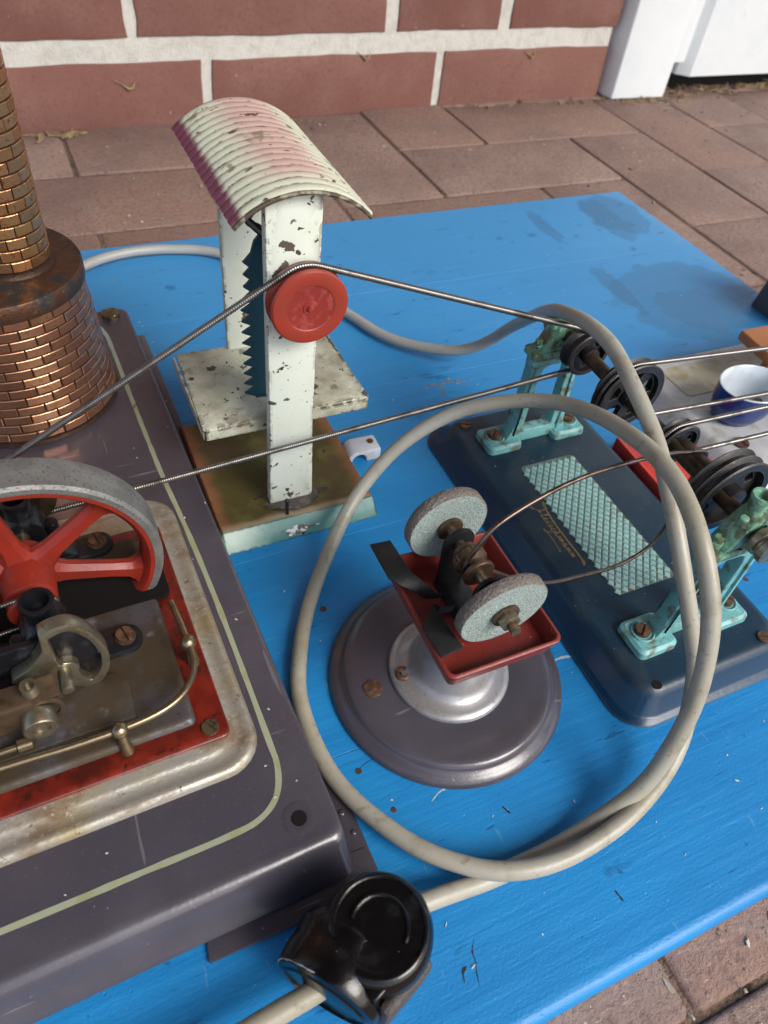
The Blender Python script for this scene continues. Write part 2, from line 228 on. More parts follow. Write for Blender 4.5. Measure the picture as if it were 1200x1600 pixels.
M['machine'] = mat('slate_paint', '3f464b', .4)
M['flake'] = mat('pale_flake', 'b5b9b4', .7, layers=[('rand', 1, 0, 1, '8d7f6a')])

# ------------------------------------------------------------------ mesh helpers (millimetres)
def frame(d):
    d = Vector(d).normalized(); a = Vector((0, 0, 1)) if abs(d.z) < .9 else Vector((1, 0, 0))
    u = d.cross(a).normalized(); return u, d.cross(u), d
class B:
    def __init__(s): s.v = []; s.f = []
    def add(s, vs, fs):
        k = len(s.v); s.v += [Vector(v) for v in vs]; s.f += [tuple(i + k for i in f) for f in fs]; return s
    def box(s, c, d, rot=None):
        vs = [Vector((x * d[0] / 2, y * d[1] / 2, z * d[2] / 2)) for z in (-1, 1) for y in (-1, 1) for x in (-1, 1)]
        if rot is not None: vs = [rot @ v for v in vs]
        return s.add([v + Vector(c) for v in vs], [(0, 2, 3, 1), (4, 5, 7, 6), (0, 1, 5, 4), (2, 6, 7, 3), (0, 4, 6, 2), (1, 3, 7, 5)])
    def b2(s, a, b):                                   # box from corner to corner
        return s.box([(p + q) / 2 for p, q in zip(a, b)], [abs(p - q) for p, q in zip(a, b)])
    def loft(s, rings, close=True, cap0=True, cap1=True):
        n = len(rings[0]); vs = [p for r in rings for p in r]; fs = []
        for i in range(len(rings) - 1):
            for j in range(n if close else n - 1):
                k = (j + 1) % n; fs.append((i * n + j, i * n + k, (i + 1) * n + k, (i + 1) * n + j))
        if cap0: fs.append(tuple(range(n))[::-1])
        if cap1: fs.append(tuple((len(rings) - 1) * n + j for j in range(n)))
        return s.add(vs, fs)
    def lathe(s, prof, o=(0, 0, 0), d=(0, 0, 1), n=40, caps=True, closed=False):
        u, w, d = frame(d); o = Vector(o)
        # u x w = -d orientation handled by recalculating normals at build
        rings = [[o + d * h + (u * math.cos(2 * PI * i / n) + w * math.sin(2 * PI * i / n)) * max(r, 1e-3) for i in range(n)] for r, h in prof]
        if closed: rings.append(rings[0]); caps = False
        return s.loft(rings, True, caps, caps)
    def cyl(s, a, b, r, r2=None, n=24):
        a, b = Vector(a), Vector(b); L = (b - a).length
        return s.lathe([(r, 0), (r if r2 is None else r2, L)], a, b - a, n)
    def tube(s, pts, r, n=10, closed=False, rf=None):
        pts = [Vector(p) for p in pts]; N = len(pts); rings = []; nv = None
        for i, p in enumerate(pts):
            t = (pts[(i + 1) % N] - pts[i - 1]) if closed else (pts[min(i + 1, N - 1)] - pts[max(i - 1, 0)])
            t.normalize()
            if nv is None: nv = frame(t)[0]
            nv = (nv - t * nv.dot(t)).normalized(); bv = t.cross(nv); rr = rf(i) if rf else r
            rings.append([p + (nv * math.cos(2 * PI * j / n) + bv * math.sin(2 * PI * j / n)) * rr for j in range(n)])
        if closed:
            q = rings[0]; k = min(range(n), key=lambda k: (q[k] - rings[-1][0]).length)
            rings.append([q[(j + k) % n] for j in range(n)]); return s.loft(rings, True, False, False)
        return s.loft(rings)
    def sphere(s, c, r, n=16, sq=(1, 1, 1)):
        c = Vector(c); rings = []
        for i in range(1, n):
            a = PI * i / n - PI / 2
            rings.append([c + Vector((math.cos(a) * math.cos(2 * PI * j / n) * sq[0], math.cos(a) * math.sin(2 * PI * j / n) * sq[1], math.sin(a) * sq[2])) * r for j in range(n)])
        return s.loft(rings)
    def prism(s, outer, holes=(), o=(0, 0, 0), u=(1, 0, 0), w=(0, 0, 1), d=(0, 1, 0), t=1):
        """outline in the u,w plane, extruded t along d"""
        o, u, w, d = Vector(o), Vector(u), Vector(w), Vector(d)
        bm = bmesh.new(); loops = []
        for L in (outer, *holes):
            vs = [bm.verts.new((p[0], p[1], 0)) for p in L]; loops.append(vs)
            for i in range(len(vs)): bm.edges.new((vs[i - 1], vs[i]))
        if holes: bmesh.ops.triangle_fill(bm, use_beauty=True, use_dissolve=False, edges=bm.edges[:], normal=(0, 0, 1))
        else: bm.faces.new(loops[0])
        bm.verts.index_update(); n = len(bm.verts)
        flat = [v.co.copy() for v in bm.verts]
        vs = [o + u * c.x + w * c.y for c in flat] + [o + u * c.x + w * c.y + d * t for c in flat]
        fs = []
        for f in bm.faces:
            q = [v.index for v in f.verts]; fs.append(tuple(q)); fs.append(tuple(i + n for i in reversed(q)))
        for L in loops:
            q = [v.index for v in L]
            for i in range(len(q)): fs.append((q[i - 1], q[i], q[i] + n, q[i - 1] + n))
        bm.free(); return s.add(vs, fs)
def build(name, b, mt, parent=None, loc=None, bev=0, ang=40, seg=2, rotz=0):
    me = bpy.data.meshes.new(name); bm = bmesh.new()
    vs = [bm.verts.new(v * S) for v in b.v]
    for f in b.f:
        try: bm.faces.new([vs[i] for i in f])
        except ValueError: pass
    bmesh.ops.remove_doubles(bm, verts=bm.verts[:], dist=2e-6)
    bmesh.ops.recalc_face_normals(bm, faces=bm.faces[:])
    if bev:
        es = [e for e in bm.edges if len(e.link_faces) == 2 and e.calc_face_angle(0) > math.radians(35)]
        bmesh.ops.bevel(bm, geom=es, offset=bev * S, segments=seg, profile=.5, affect='EDGES', clamp_overlap=True)
    for f in bm.faces: f.smooth = True
    bm.to_mesh(me); bm.free()
    me.set_sharp_from_angle(angle=math.radians(ang))
    me.materials.append(M[mt] if isinstance(mt, str) else mt)
    return link(name, me, parent, loc, rotz)
def link(name, me, parent=None, loc=None, rotz=0):
    o = bpy.data.objects.new(name, me); COL.objects.link(o)
    if parent is not None: o.parent = parent
    if loc is not None: o.location = Vector(loc) * S
    if rotz: o.rotation_euler.z = rotz
    return o
def thing(name, label, cat, loc=(0, 0, 0), rotz=0, group=None):
    o = bpy.data.objects.new(name, None); COL.objects.link(o); o.empty_display_size = .01
    o.location = Vector(loc) * S; o.rotation_euler.z = rotz
    return tag(o, label, cat, group)
def tag(o, label=None, cat=None, group=None, kind=None):
    for k, v in (('label', label), ('category', cat), ('group', group), ('kind', kind)):
        if v: o[k] = v
    return o
def rrect(x0, y0, x1, y1, r, z, n=6):
    out = []
    for cx, cy, a0 in ((x1 - r, y1 - r, 0), (x0 + r, y1 - r, PI / 2), (x0 + r, y0 + r, PI), (x1 - r, y0 + r, 1.5 * PI)):
        for i in range(n + 1):
            a = a0 + PI / 2 * i / n; out.append(Vector((cx + r * math.cos(a), cy + r * math.sin(a), z)))
    return out
def catmull(P, k=8):
    P = [Vector(p) for p in P]; out = []
    for i in range(len(P) - 1):
        a, b, c, d = P[max(i - 1, 0)], P[i], P[i + 1], P[min(i + 2, len(P) - 1)]
        for j in range(k):
            t = j / k
            out.append(.5 * ((2 * b) + (c - a) * t + (2 * a - 5 * b + 4 * c - d) * t * t + (3 * b - a - 3 * c + d) * t ** 3))
    return out + [P[-1]]
def resample(P, step):
    out = [P[0]]; acc = 0
    for a, b in zip(P, P[1:]):
        L = (b - a).length
        while acc + L >= step:
            t = (step - acc) / L; a = a.lerp(b, t); out.append(a); L = (b - a).length; acc = 0
        acc += L
    return out
def slot(p, n=12): return p
def arc(cx, cy, r, a0, a1, n=12): return [(cx + r * math.cos(math.radians(a0 + (a1 - a0) * i / n)), cy + r * math.sin(math.radians(a0 + (a1 - a0) * i / n))) for i in range(n + 1)]
def screw_bm(c, r, h=1.6, ang=.4, d=(0, 0, 1)):
    """slotted screw head: two half discs either side of a sunk slot"""
    b = B(); u, w, d = frame(d); c = Vector(c); ca, sa = math.cos(ang), math.sin(ang)
    U = u * ca + w * sa; W = w * ca - u * sa; g = r * .14; a0 = math.asin(g / r)
    b.cyl(c, c + d * h * .55, r, n=20)
    for s in (1, -1):
        pts = [(r * math.cos(a), s * r * math.sin(a)) for a in [a0 + (PI - 2 * a0) * i / 10 for i in range(11)]]
        b.prism(pts, (), c + d * h * .5, U, W, d, h * .5)
    return b

# ------------------------------------------------------------------ ground, paving, wall, door
GZ = -20
g = B(); g.add([(-60000, -60000, GZ - 14), (60000, -60000, GZ - 14), (60000, 60000, GZ - 14), (-60000, 60000, GZ - 14)], [(0, 1, 2, 3)])
tag(build('ground', g, 'farground'), kind='structure')
pv = tag(build('paving', B().b2((-700, -520, GZ - 12), (1500, 900, GZ - 1.6)), 'soil'), kind='structure')
def paver_mesh(lx, ly, k):
    b = B(); z0, z1 = GZ - 11, GZ
    rs = [rrect(-lx / 2, -ly / 2, lx / 2, ly / 2, 3, z, 2) for z in (z0, z1 - 1.6)]
    for ins, dz in ((.5, .5), (1.6, 0)): rs.append(rrect(-lx / 2 + ins, -ly / 2 + ins, lx / 2 - ins, ly / 2 - ins, 3, z1 - dz, 2))
    b.loft(rs)
    for v in b.v:
        n = noise.noise_vector(Vector((v.x * .04 + k * 9, v.y * .04, v.z * .04))); v.x += n.x * 1.1; v.y += n.y * 1.1
    o = build('paver', b, 'paver', pv); me = o.data; bpy.data.objects.remove(o); return me
ax, ay, x0, y0 = 102.3, 103.6, 453.5, 682
PMH = [paver_mesh(2 * ax - 2.6, ay - 2.6, k) for k in range(3)]; PMV = [paver_mesh(ax - 2.6, 2 * ay - 2.6, k + 5) for k in range(3)]
def paver(me, x, y, r=0):
    o = link('paver', me, pv, (x, y, random.uniform(-.9, .5))); o.rotation_euler = (random.uniform(-.006, .006), random.uniform(-.004, .004), random.uniform(-.006, .006) + r)
for i in range(-9, 9):
    for j in range(-6, 3):
        X, Y = x0 + i * ax, y0 + j * ay; q = (i - j) % 4
        if Y < 90: continue
        if q == 0 and Y + ay < 905: paver(random.choice(PMH), X + ax, Y + ay / 2)
        if q == 3 and Y + ay < 905: paver(random.choice(PMV), X + ax / 2, Y + ay)
for i in range(-4, 6):                                     # courses along the near side of the board
    paver(PMV[i % 3], 193 + i * ax, 88.5)
    for j in range(-4, 0): paver(PMH[(i + j) % 3], 60 + i * 2 * ax + (j % 2) * ax - 50, -15.5 + (j + 1) * ay - ay / 2)

WA = math.radians(1.3)
wall = thing('brick_wall', 'painted red brick wall with pale mortar joints behind the board', 'wall', (0, 776.5, GZ), WA)
JX, JZ = 9.5, 20
BH = 71; CZ = [-17, 74, 165]                             # bottoms of the courses above the paving
build('mortar_bed', B().b2((-900, 5, -12), (672, 120, 2200)), 'mortar', wall)
def brick_mesh(L, k):
    b = B(); z1 = BH; nx = 14; nz = 5
    edge = [(-L / 2 + L * i / nx, 0) for i in range(nx)] + [(L / 2, z1 * i / nz) for i in range(nz)] + [(L / 2 - L * i / nx, z1) for i in range(nx)] + [(-L / 2, z1 - z1 * i / nz) for i in range(nz)]
    rs = []
    for ins, y in ((0, 30), (0, 1.6), (.5, .5), (1.8, 0)):
        r = []
        for x, z in edge:
            n = noise.noise_vector(Vector((x * .09 + k * 17, z * .09, k))); m_ = noise.noise_vector(Vector((x * .02 + k * 7, z * .05, 1)))
            r.append(Vector((x * (1 - 2 * ins / L) + n.x * .9 + m_.x * 1.4, y, z1 / 2 + (z - z1 / 2) * (1 - 2 * ins / z1) + n.z * .9 + m_.z * 1.4)))
        rs.append(r)
    b.loft(rs)
    o = build('brick', b, 'brick', wall); me = o.data; bpy.data.objects.remove(o); return me
BF = [brick_mesh(248, k) for k in range(3)]; BHf = brick_mesh(122, 9); BE = brick_mesh(150, 12); BC = brick_mesh(224, 14)
link('brick', BC, wall, (561, 2.6, CZ[0]))
for k in range(-4, 1): link('brick', BF[k % 3], wall, (316 + k * 257.5, 2.6, CZ[0]))
link('brick', BHf, wall, (450, 2.6, CZ[1])); link('brick', BE, wall, (602, 2.6, CZ[1]))
for k in range(-4, 1): link('brick', BF[k % 3], wall, (250.5 + k * 257.5, 2.6, CZ[1]))
link('brick', BC, wall, (561, 2.6, CZ[2]))
for k in range(-4, 1): link('brick', BF[k % 3], wall, (316 + k * 257.5, 2.6, CZ[2]))
up = B()
for r in range(3, 23):
    for k in range(-3, 3):
        x = 316 + k * 257.5 - (r % 2) * 128
        if x + 124 < 675: up.b2((x - 124, -2, 74 + (r - 1) * 91), (x + 124, 40, 74 + (r - 1) * 91 + BH))
tag(build('upper_brick', up, 'brick', wall), kind='stuff')
pr_f = thing('added_shade_roof', 'pale boarded roof added out of view to block the overhead sky', 'roof', (0, 0, 0))  # unseen roof, added to cut the sky light from above
for k in range(14): build('board', B().b2((-2600 + k * 450, -1150, 2215), (-2153 + k * 450, 770, 2235)), 'porch', pr_f)
build('fascia', B().b2((-2600, -1180, 2190), (3700, -1150.5, 2330)), 'white', pr_f)
fr = thing('door_frame', 'white painted wooden door post standing against the brick wall', 'door frame', (0, 0, GZ), 0)
build('post', B().prism([(681, 793), (685, 779), (764, 776), (766, 786), (766, 880), (681, 880)], (), (0, 0, .6), (1, 0, 0), (0, 1, 0), (0, 0, 1), 2100), 'white', fr, bev=1.5)
build('rebate_strip', B().b2((766.5, 781.5, 38), (785, 880, 2100)), 'white', fr, bev=1)
build('door_gap_shade', B().b2((766.5, 803, .5), (1500, 905, 14)), 'dark', fr)  # dark block painting the shade in the gap below the door
dr = thing('door', 'white panelled door leaf with its bottom edge raised above the paving', 'door', (0, 0, GZ), 0)
build('leaf', B().prism([(787.5, 800), (787.5, 793), (802, 781), (1500, 779), (1500, 825), (787.5, 825)], (), (0, 0, 21), (1, 0, 0), (0, 1, 0), (0, 0, 1), 2080), 'white', dr, bev=1)
build('panel_moulding', B().b2((845, 774, 140), (1400, 780.5, 148)).b2((845, 774, 148), (852, 780.5, 900)), 'white', dr, bev=1)
st = B()
def stalk(p, L, r=.5, k=5):
    p = Vector(p); a = random.uniform(0, 2 * PI); pts = [p.copy()]
    for _ in range(k):
        a += random.uniform(-.5, .5); p = p + Vector((math.cos(a), math.sin(a), random.uniform(-.15, .2))) * L / k; p.z = max(p.z, GZ + r + .4); pts.append(p)
    st.tube(pts, r, 5)
for _ in range(80): stalk((random.uniform(768, 1010), random.gauss(795, 9), GZ + random.uniform(0, 5)), random.uniform(10, 38), random.uniform(.4, 1))
for _ in range(30): stalk((random.uniform(690, 800), random.gauss(772, 6), GZ + 1), random.uniform(6, 22), random.uniform(.4, .9))
for _ in range(24): stalk((random.uniform(480, 680), 780, GZ + 1), random.uniform(5, 16), random.uniform(.4, 1))
for _ in range(16): stalk((random.uniform(20, 60), 768, GZ + 1), random.uniform(6, 20), random.uniform(.6, 1.4))
tag(build('dry_grass', st, 'straw'), 'dry straw and moss bits along the foot of wall and door', 'dry grass', kind='stuff')
cr = B()
for _ in range(500):
    x, y = random.uniform(765, 1100), random.gauss(806, 7); r = random.uniform(1, 3.2); cr.sphere((x, y, GZ + r * .3), r, 5)
tag(build('gravel', cr, 'soil'), 'dark grit in the gap below the white door', 'gravel', kind='stuff')
tw = B()
for x, z, sc in ((112, 16, .62), (354, 33, .5), (562, 28, .45)):
    wy = 776.5 + math.tan(WA) * x + 1.9
    tw.tube([(x - 22 * sc, wy, z + 8 * sc), (x - 9 * sc, wy - .6, z + 1), (x, wy - 1, z - 5 * sc), (x + 6 * sc, wy - 1, z - 3 * sc), (x + 11 * sc, wy, z + 6 * sc)], .8, 5, rf=lambda i: (.4, .6, 1.6, 1.2, .4)[i])
tag(build('dry_leaf', tw, 'straw'), 'curled dry plant shreds caught on the red bricks', 'plant shreds', kind='stuff')

# ------------------------------------------------------------------ blue board
board = thing('wooden_board', 'bright blue painted plank board lying on the paving', 'board')
ys = [4.9, 109.2, 212, 315.5, 414, 516.2]
for k in range(5):
    a, b_ = ys[k] + (.0 if k == 0 else .05), ys[k + 1] - (0 if k == 4 else .05)
    b = B(); N = 40
    e0 = 4.2 if k == 0 else .22; e1 = 1.6 if k == 4 else .22
    prof = [(a, -19.4)] + [(a + e0 * (1 - math.cos(t)), -e0 * (1 - math.sin(t))) for t in [PI / 2 * q / 6 for q in range(7)]] + [(a + e0 + .4, 0)]
    prof += [(b_ - e1 - .4, 0)] + [(b_ - e1 * (1 - math.cos(t)), -e1 * (1 - math.sin(t))) for t in [PI / 2 * q / 4 for q in range(4, -1, -1)]] + [(b_, -19.4)]
    xs = [-260 + (497 + 260) * i / N for i in range(N)] + [493, 495.6, 497]
    rings = []
    for i, x in enumerate(xs):
        dz = {len(xs) - 1: -1.6, len(xs) - 2: -.3}.get(i, 0)
        rings.append([Vector((x - (2.5 if (k == 4 and y > 510 and x > 495) else 0), y + noise.noise(Vector((x * .02, k * 5, y * .01))) * .18, z + (dz if z > -5 else 0))) for j, (y, z) in enumerate(prof)])
    b.loft(rings)
    build('plank', b, 'blue', board, ang=30)
for x, y, r in ((69.6, 82.6, 1.1), (63.1, 100.8, 1.3), (77, 175, 1.6), (279.4, 120.4, 1.3)): build('nail_hole', B().cyl((x, y, -.6), (x, y, .12), r, n=12), 'rust', board)

# ------------------------------------------------------------------ toy steam engine (base frame: origin at the front right corner)
ER = math.radians(1.4)
EN = thing('toy_steam_engine', 'toy steam engine with copper brick chimney and red spoked flywheel on grey base', 'toy steam engine', (46, 77, 0), ER)
def E(x, y, z=0):
    dx, dy = x - 46, y - 77; c, s = math.cos(ER), math.sin(ER); return Vector((dx * c + dy * s, -dx * s + dy * c, z))
base = B(); rings = []
for of, ofr, z in ((9.4, 5, 2.6), (10.0, 5.2, 3.6), (9.2, 4.2, 5.2), (6.4, 3.4, 8.4), (4.0, 3, 12.6), (2.6, 2.4, 15.6), (1.2, 1.4, 17), (-.4, 0, 17.8), (-2.4, -1.8, 18)):
    rings.append(rrect(-330, -of, ofr * .45, 331 + ofr * .4, 4.5, z, 5))
base.loft(rings, cap0=False)
bs = build('base_plate', base, 'grey', EN, ang=50)
build('foot_flange', B().b2((1.2, 196, .3), (8, 325, 1.6)), 'grey', bs, bev=.5); build('foot_flange', B().b2((1.2, -15, .3), (9.5, 33, 1.6)), 'grey', bs, bev=.5)
build('foot_flange', B().prism([(-51, -15.6), (8, -17.4), (9.3, -9), (8, -3), (-49, -3)], (), (0, 0, .4), (1, 0, 0), (0, 1, 0), (0, 0, 1), 1.6), 'grey', bs, bev=.4)
build('rivet', B().sphere((5.4, 11, 1.6), 1.3, 10, (1, 1, .6)).sphere((6.6, 3, 1.6), 1.1, 10, (1, 1, .6)), 'grey', bs)
# cream lining: flat ribbon a hair above the enamel
def ribbon(pts, w, z, b):
    P = [Vector((p[0], p[1], z)) for p in pts]; L, Rr = [], []
    for i, p in enumerate(P):
        t = (P[min(i + 1, len(P) - 1)] - P[max(i - 1, 0)]).normalized(); nn = Vector((-t.y, t.x, 0)) * w * (.5 + .12 * noise.noise(p * .15)); L.append(p + nn); Rr.append(p - nn)
    k = len(P); b.add(L + Rr, [(i, i + 1, i + 1 + k, i + k) for i in range(k - 1)]); return b
lp = catmull([E(-250, 85), E(-58, 88), E(-20, 88.8), E(10, 89.4), E(22, 91), E(29.5, 96.5), E(33, 106), E(33.2, 118), E(32.6, 160), E(31.6, 195), E(29.8, 230), E(27.4, 265), E(25.4, 320), E(23.9, 370), E(22.8, 384), E(19, 394), E(8, 399), E(-60, 401)], 10)
build('cream_line', ribbon(lp, 2.1, 18.06, B()), 'line', bs)
def dish(c, r, ri, z, b):       # dimpled hole: dark disc with raised soft lip
    return b.lathe([(r, z + .02), (r * .75, z + .35), (ri, z + .1), (ri, z - .6)], (c[0], c[1], 0), n=24, caps=False)
p = E(34, 86.5); build('mounting_hole', B().cyl((p.x, p.y, 17.6), (p.x, p.y, 18.09), 2.7, n=20), 'dark', bs); build('hole_rim', dish(p, 6, 2.8, 18, B()), 'grey', bs)
p = E(29, 401.5, 18); build('corner_screw', screw_bm(p, 5.2, 2.2).sphere(p + Vector((0, 0, 1.7)), 4.6, 12, (1, 1, .3)), 'screw', bs)

# chimney
CH = E(-22.5, 343.5, 18)
chim = build('chimney', B().lathe([(44.2, 0), (44.6, .6), (44.0, 2.2), (42.6, 2.8), (37.6, 65)], n=56), 'patina', EN, CH)
build('cap', B().lathe([(37, 63.5), (39.6, 63.8), (39.9, 64.4), (39.7, 70.6), (39.2, 71.5), (38.2, 71.7), (36.5, 71.3), (24, 71.0), (18, 71.2)], n=64), 'sooty', chim, ang=32)
SO = Vector((9.3, 1.2, 0))                                # the stack stands off centre on its cap
build('stack', B().lathe([(19.4, 71), (18.6, 72.4), (16.9, 73.2), (16.9, 200)], SO, n=40), 'patina', chim)
stuffb = B(); stuffs = B()
def ring_brick(R0, R1, h, a, t=1.1):
    """curved brick of a tapering course: outer face with chamfered edge"""
    k = 4; rs = []
    for dr, dz, da in ((-1.2, 0, 0), (t * .8, .05, .0), (t, .32, .008)):
        lo, hi = [], []
        for i in range(k):
            an = -a / 2 + da + (a - 2 * da) * i / (k - 1)
            lo.append(Vector((math.cos(an) * (R0 + dr), math.sin(an) * (R0 + dr), dz))); hi.append(Vector((math.cos(an) * (R1 + dr), math.sin(an) * (R1 + dr), h - dz)))
        rs.append(lo + hi[::-1])
    return rs
def courses(n, z0, pitch, h, Rf, cnt, off, o, mt, fwd, stuff):
    for c in range(n):
        z = z0 + c * pitch; R0, R1 = Rf(z), Rf(z + h); st_ = 2 * PI / cnt; me = None
        wob = random.uniform(-.08, .08)
        for j in range(cnt):
            an = (j + (.5 if c % 2 else 0) + off + wob) * st_; dv = math.cos(an - fwd)
            if dv > .06:
                if me is None: 
                    x = build('brick', B().loft(ring_brick(R0, R1, h, st_ * .948)), mt, chim, (o.x, o.y, z), rotz=an, ang=24); me = x.data
                else: x = link('brick', me, chim, (o.x, o.y, z), an)
                x.scale = (1 + random.uniform(-.006, .006),) * 2 + (1,)
            else:
                rm = Matrix.Rotation(an, 3, 'Z'); stuff.loft([[rm @ v + Vector((o.x, o.y, z)) for v in r] for r in ring_brick(R0, R1, h, st_ * .948)])
FW = math.radians(-72)
courses(13, 3.2, 4.72, 4.14, lambda z: 42.8 - 5.0 * z / 62, 22, 0, Vector((0, 0, 0)), 'copper', FW, stuffb)
tag(build('brick_relief', stuffb, 'copper', chim), kind='stuff')
courses(21, 74, 5.1, 4.5, lambda z: 16.9, 13, .3, SO, 'copper2', FW, stuffs)
tag(build('brick_relief', stuffs, 'copper2', chim), kind='stuff')

# engine bed
def band(seq, r, b):
    rs = []
    for ins, z in seq:
        a = E(30.4, 108.6); rs.append(rrect(-260, a.y + ins, a.x - ins, a.y + 139 - ins, max(r - ins * .5, 1), z, 7))
    return b.loft(rs, cap0=False)
bed = build('engine_bed', band([(0, 18.05), (.3, 19.2), (1.2, 20.4), (2.4, 21), (4, 20.6), (6, 20.3), (8.4, 21.6), (9.6, 22.2)], 14, B()), 'tin', EN, ang=60)
def plate(x0, y0, x1, y1, r, z0, z1): return B().loft([rrect(x0, y0, x1, y1, r, z0, 5), rrect(x0, y0, x1, y1, r, z1 - .4, 5), rrect(x0 + .4, y0 + .4, x1 - .4, y1 - .4, r, z1, 5)])
a = E(21.2, 121.2); build('red_plate', plate(-250, a.y, a.x, a.y + 106, 3, 21.5, 23.4), 'redplate', EN)
a = E(10.6, 129.6); build('engine_deck', B().loft([rrect(-250, a.y - .6, a.x + .6, a.y + 92, 2.5, 23, 4), rrect(-250, a.y, a.x, a.y + 91, 2.5, 24.8, 4), rrect(-250, a.y + 1.2, a.x - 1.2, a.y + 90, 2, 25.6, 4), rrect(-250, a.y + 2.4, a.x - 2.4, a.y + 89, 2, 25.6, 4)]), 'tin2', EN)
a = E(-8, 138); build('deck_step', B().prism([(a.x - 240, a.y + 1), (a.x, a.y), (a.x + 1, a.y + 13), (a.x - 3, a.y + 20), (a.x - 240, a.y + 22)], (), (0, 0, 25), (1, 0, 0), (0, 1, 0), (0, 0, 1), 1.7), 'tin2', EN, bev=.5)
p = E(14.9, 125.8, 23.4); build('plate_screw', screw_bm(p, 3, 1.2, .5), 'screw', EN)
# flywheel
FY0, FY1, FX, FZ = 190, 204, -32.2, 47.8
fc = E(FX, 197, FZ); ey = Vector((0, 1, 0))
fly = build('flywheel', B().lathe([(43.2, -7), (46.6, -7.2), (48, -6.4), (48.0, -1.2), (48.15, 0), (48.35, 1.2), (48.4, 6.6), (47.6, 7.4), (43.2, 7)], (0, 0, 0), ey, 96, closed=False, caps=False), 'iron', EN, fc, ang=30)
build('inner_rim', B().lathe([(44.6, -7.25), (43.0, -7.2), (41.4, -5.6), (40.6, 0), (41.4, 5.6), (43.0, 7.2), (44.6, 7.25)], (0, 0, 0), ey, 96, caps=False), 'redwheel', fly)
for k in range(6):
    an = math.radians(-21 + 60 * k); ca, sa = math.cos(an), math.sin(an); rs = []
    for r, w, t in ((6, 7.5, 4.6), (10, 5.2, 3.8), (14, 4.0, 3.3), (30, 3.4, 3.0), (37, 3.8, 3.2), (39.5, 5.6, 3.8), (41.4, 8.6, 4.8)):
        rs.append([Vector((ca * r - sa * w * q, t * y, sa * r + ca * w * q)) for q, y in ((1, .35), (.55, 1), (-.55, 1), (-1, .35), (-1, -.35), (-.55, -1), (.55, -1), (1, -.35))])
    build('spoke', B().loft(rs), 'redwheel', fly, ang=35)
build('hub', B().lathe([(8.8, 7), (9.4, 5), (9.6, -6), (9.2, -8), (8.8, -14), (8.6, -14.4), (6.9, -15.2), (6.9, -17), (8.4, -17.8), (8.4, -19.2), (7.8, -20), (3, -20.2)], (0, 0, 0), ey, 36), 'redwheel', fly, ang=35)
c0 = E(-30.6, 160, FZ); c1 = E(-32.8, 246, FZ); build('crankshaft', B().cyl((c0.x, c0.y, FZ), (c1.x, c1.y, FZ), 3), 'screw', EN)
sc = E(-33, 238, FZ); build('drive_pulley', B().lathe([(3, -5), (15.8, -4.6), (16.2, -3.6), (14, -1.2), (13.2, 0), (14, 1.2), (16.2, 3.6), (15.8, 4.6), (3, 5)], (0, 0, 0), ey, 40), 'bronze', EN, sc)
a = E(-32, 197); build('slot_shade_plate', B().loft([rrect(a.x - 53, a.y - 12, a.x + 47, a.y + 11, 3, 23.8, 3), rrect(a.x - 53, a.y - 12, a.x + 47, a.y + 11, 3, 26.1, 3)]), 'dark', EN)  # flat dark plate in place of the shaded gap round the wheel
for y in (169.5, 219.5):
    o = E(-28.6 if y < 200 else -30.6, y); bb = B()
    ft = arc(23.5, 0, 6.2, -80, 80, 8) + arc(-23.5, 0, 6.2, 100, 260, 8)
    pr_ = B().prism(ft, (), (0, 0, 25.2), (1, 0, 0), (0, 1, 0), (0, 0, 1), 3.4)
    be = build('bearing', pr_, 'black', EN, o, bev=.8)
    build('pedestal', B().prism([(-17, 28), (17, 28), (11, 32), (8, 44), (8, 52), (-8, 52), (-8, 44), (-11, 32)], (), (0, -4.5, 0), t=9), 'black', be, bev=1.6)
    build('bush', B().cyl((0, -6.4, FZ), (0, 6.4, FZ), 7.6, n=24), 'black', be, bev=.8)
    build('oil_cup', B().lathe([(5.2, 51), (4.6, 55), (4.9, 59), (5.8, 62.8), (5.6, 63.4), (4.3, 63.4), (3.6, 60), (2.6, 57.5)], (0, 0, 0), n=24), 'black', be, ang=60)
    for s in (-1, 1): build('bolt', screw_bm((s * 23.5, 0, 28.4), 3.2, 2.6, .2).cyl((s * 23.5, 0, 28), (s * 23.5, 0, 29.2), 3.8), 'rust', be)
    build('cap_bolt', B().cyl((9.5, -3, 44), (9.5, -3, 50), 2.6, n=12).cyl((-9.5, -3, 44), (-9.5, -3, 50), 2.6, n=12), 'black', be, bev=.5)
# crank disc and rod
o = E(-30, 155)
out = catmull([(p[0], p[1], 0) for p in [(.5, 15.5), (5, 17.2), (10.5, 16.4), (15, 10), (17.6, 2.2), (18.8, -5), (17.8, -13), (15, -19), (11, -22.4), (6, -19.5), (2, -14.5)]], 4)
out = [(q.x, q.y) for q in out] + [(-4, -11), (-9, -8.6), (-12.5, -5.4), (-11.4, -3.6), (-6, -1), (-.3, 7)]
hol = [(q.x, q.y) for q in catmull([(p[0], p[1], 0) for p in [(2.6, 12.2), (6.6, 13.8), (10, 12.8), (13.6, 7), (15.4, .4), (16.2, -5), (15.2, -11.6), (13, -16.4), (10.6, -18.2)]], 4)] + [(8.4, -14), (8, -10), (8.8, -7.4), (7.4, -4.6), (4.2, -3.2), (2.7, -4)]
ck = build('crank', B().prism(out, [hol], (0, 0, FZ), t=5), 'brass', EN, o, bev=.35)
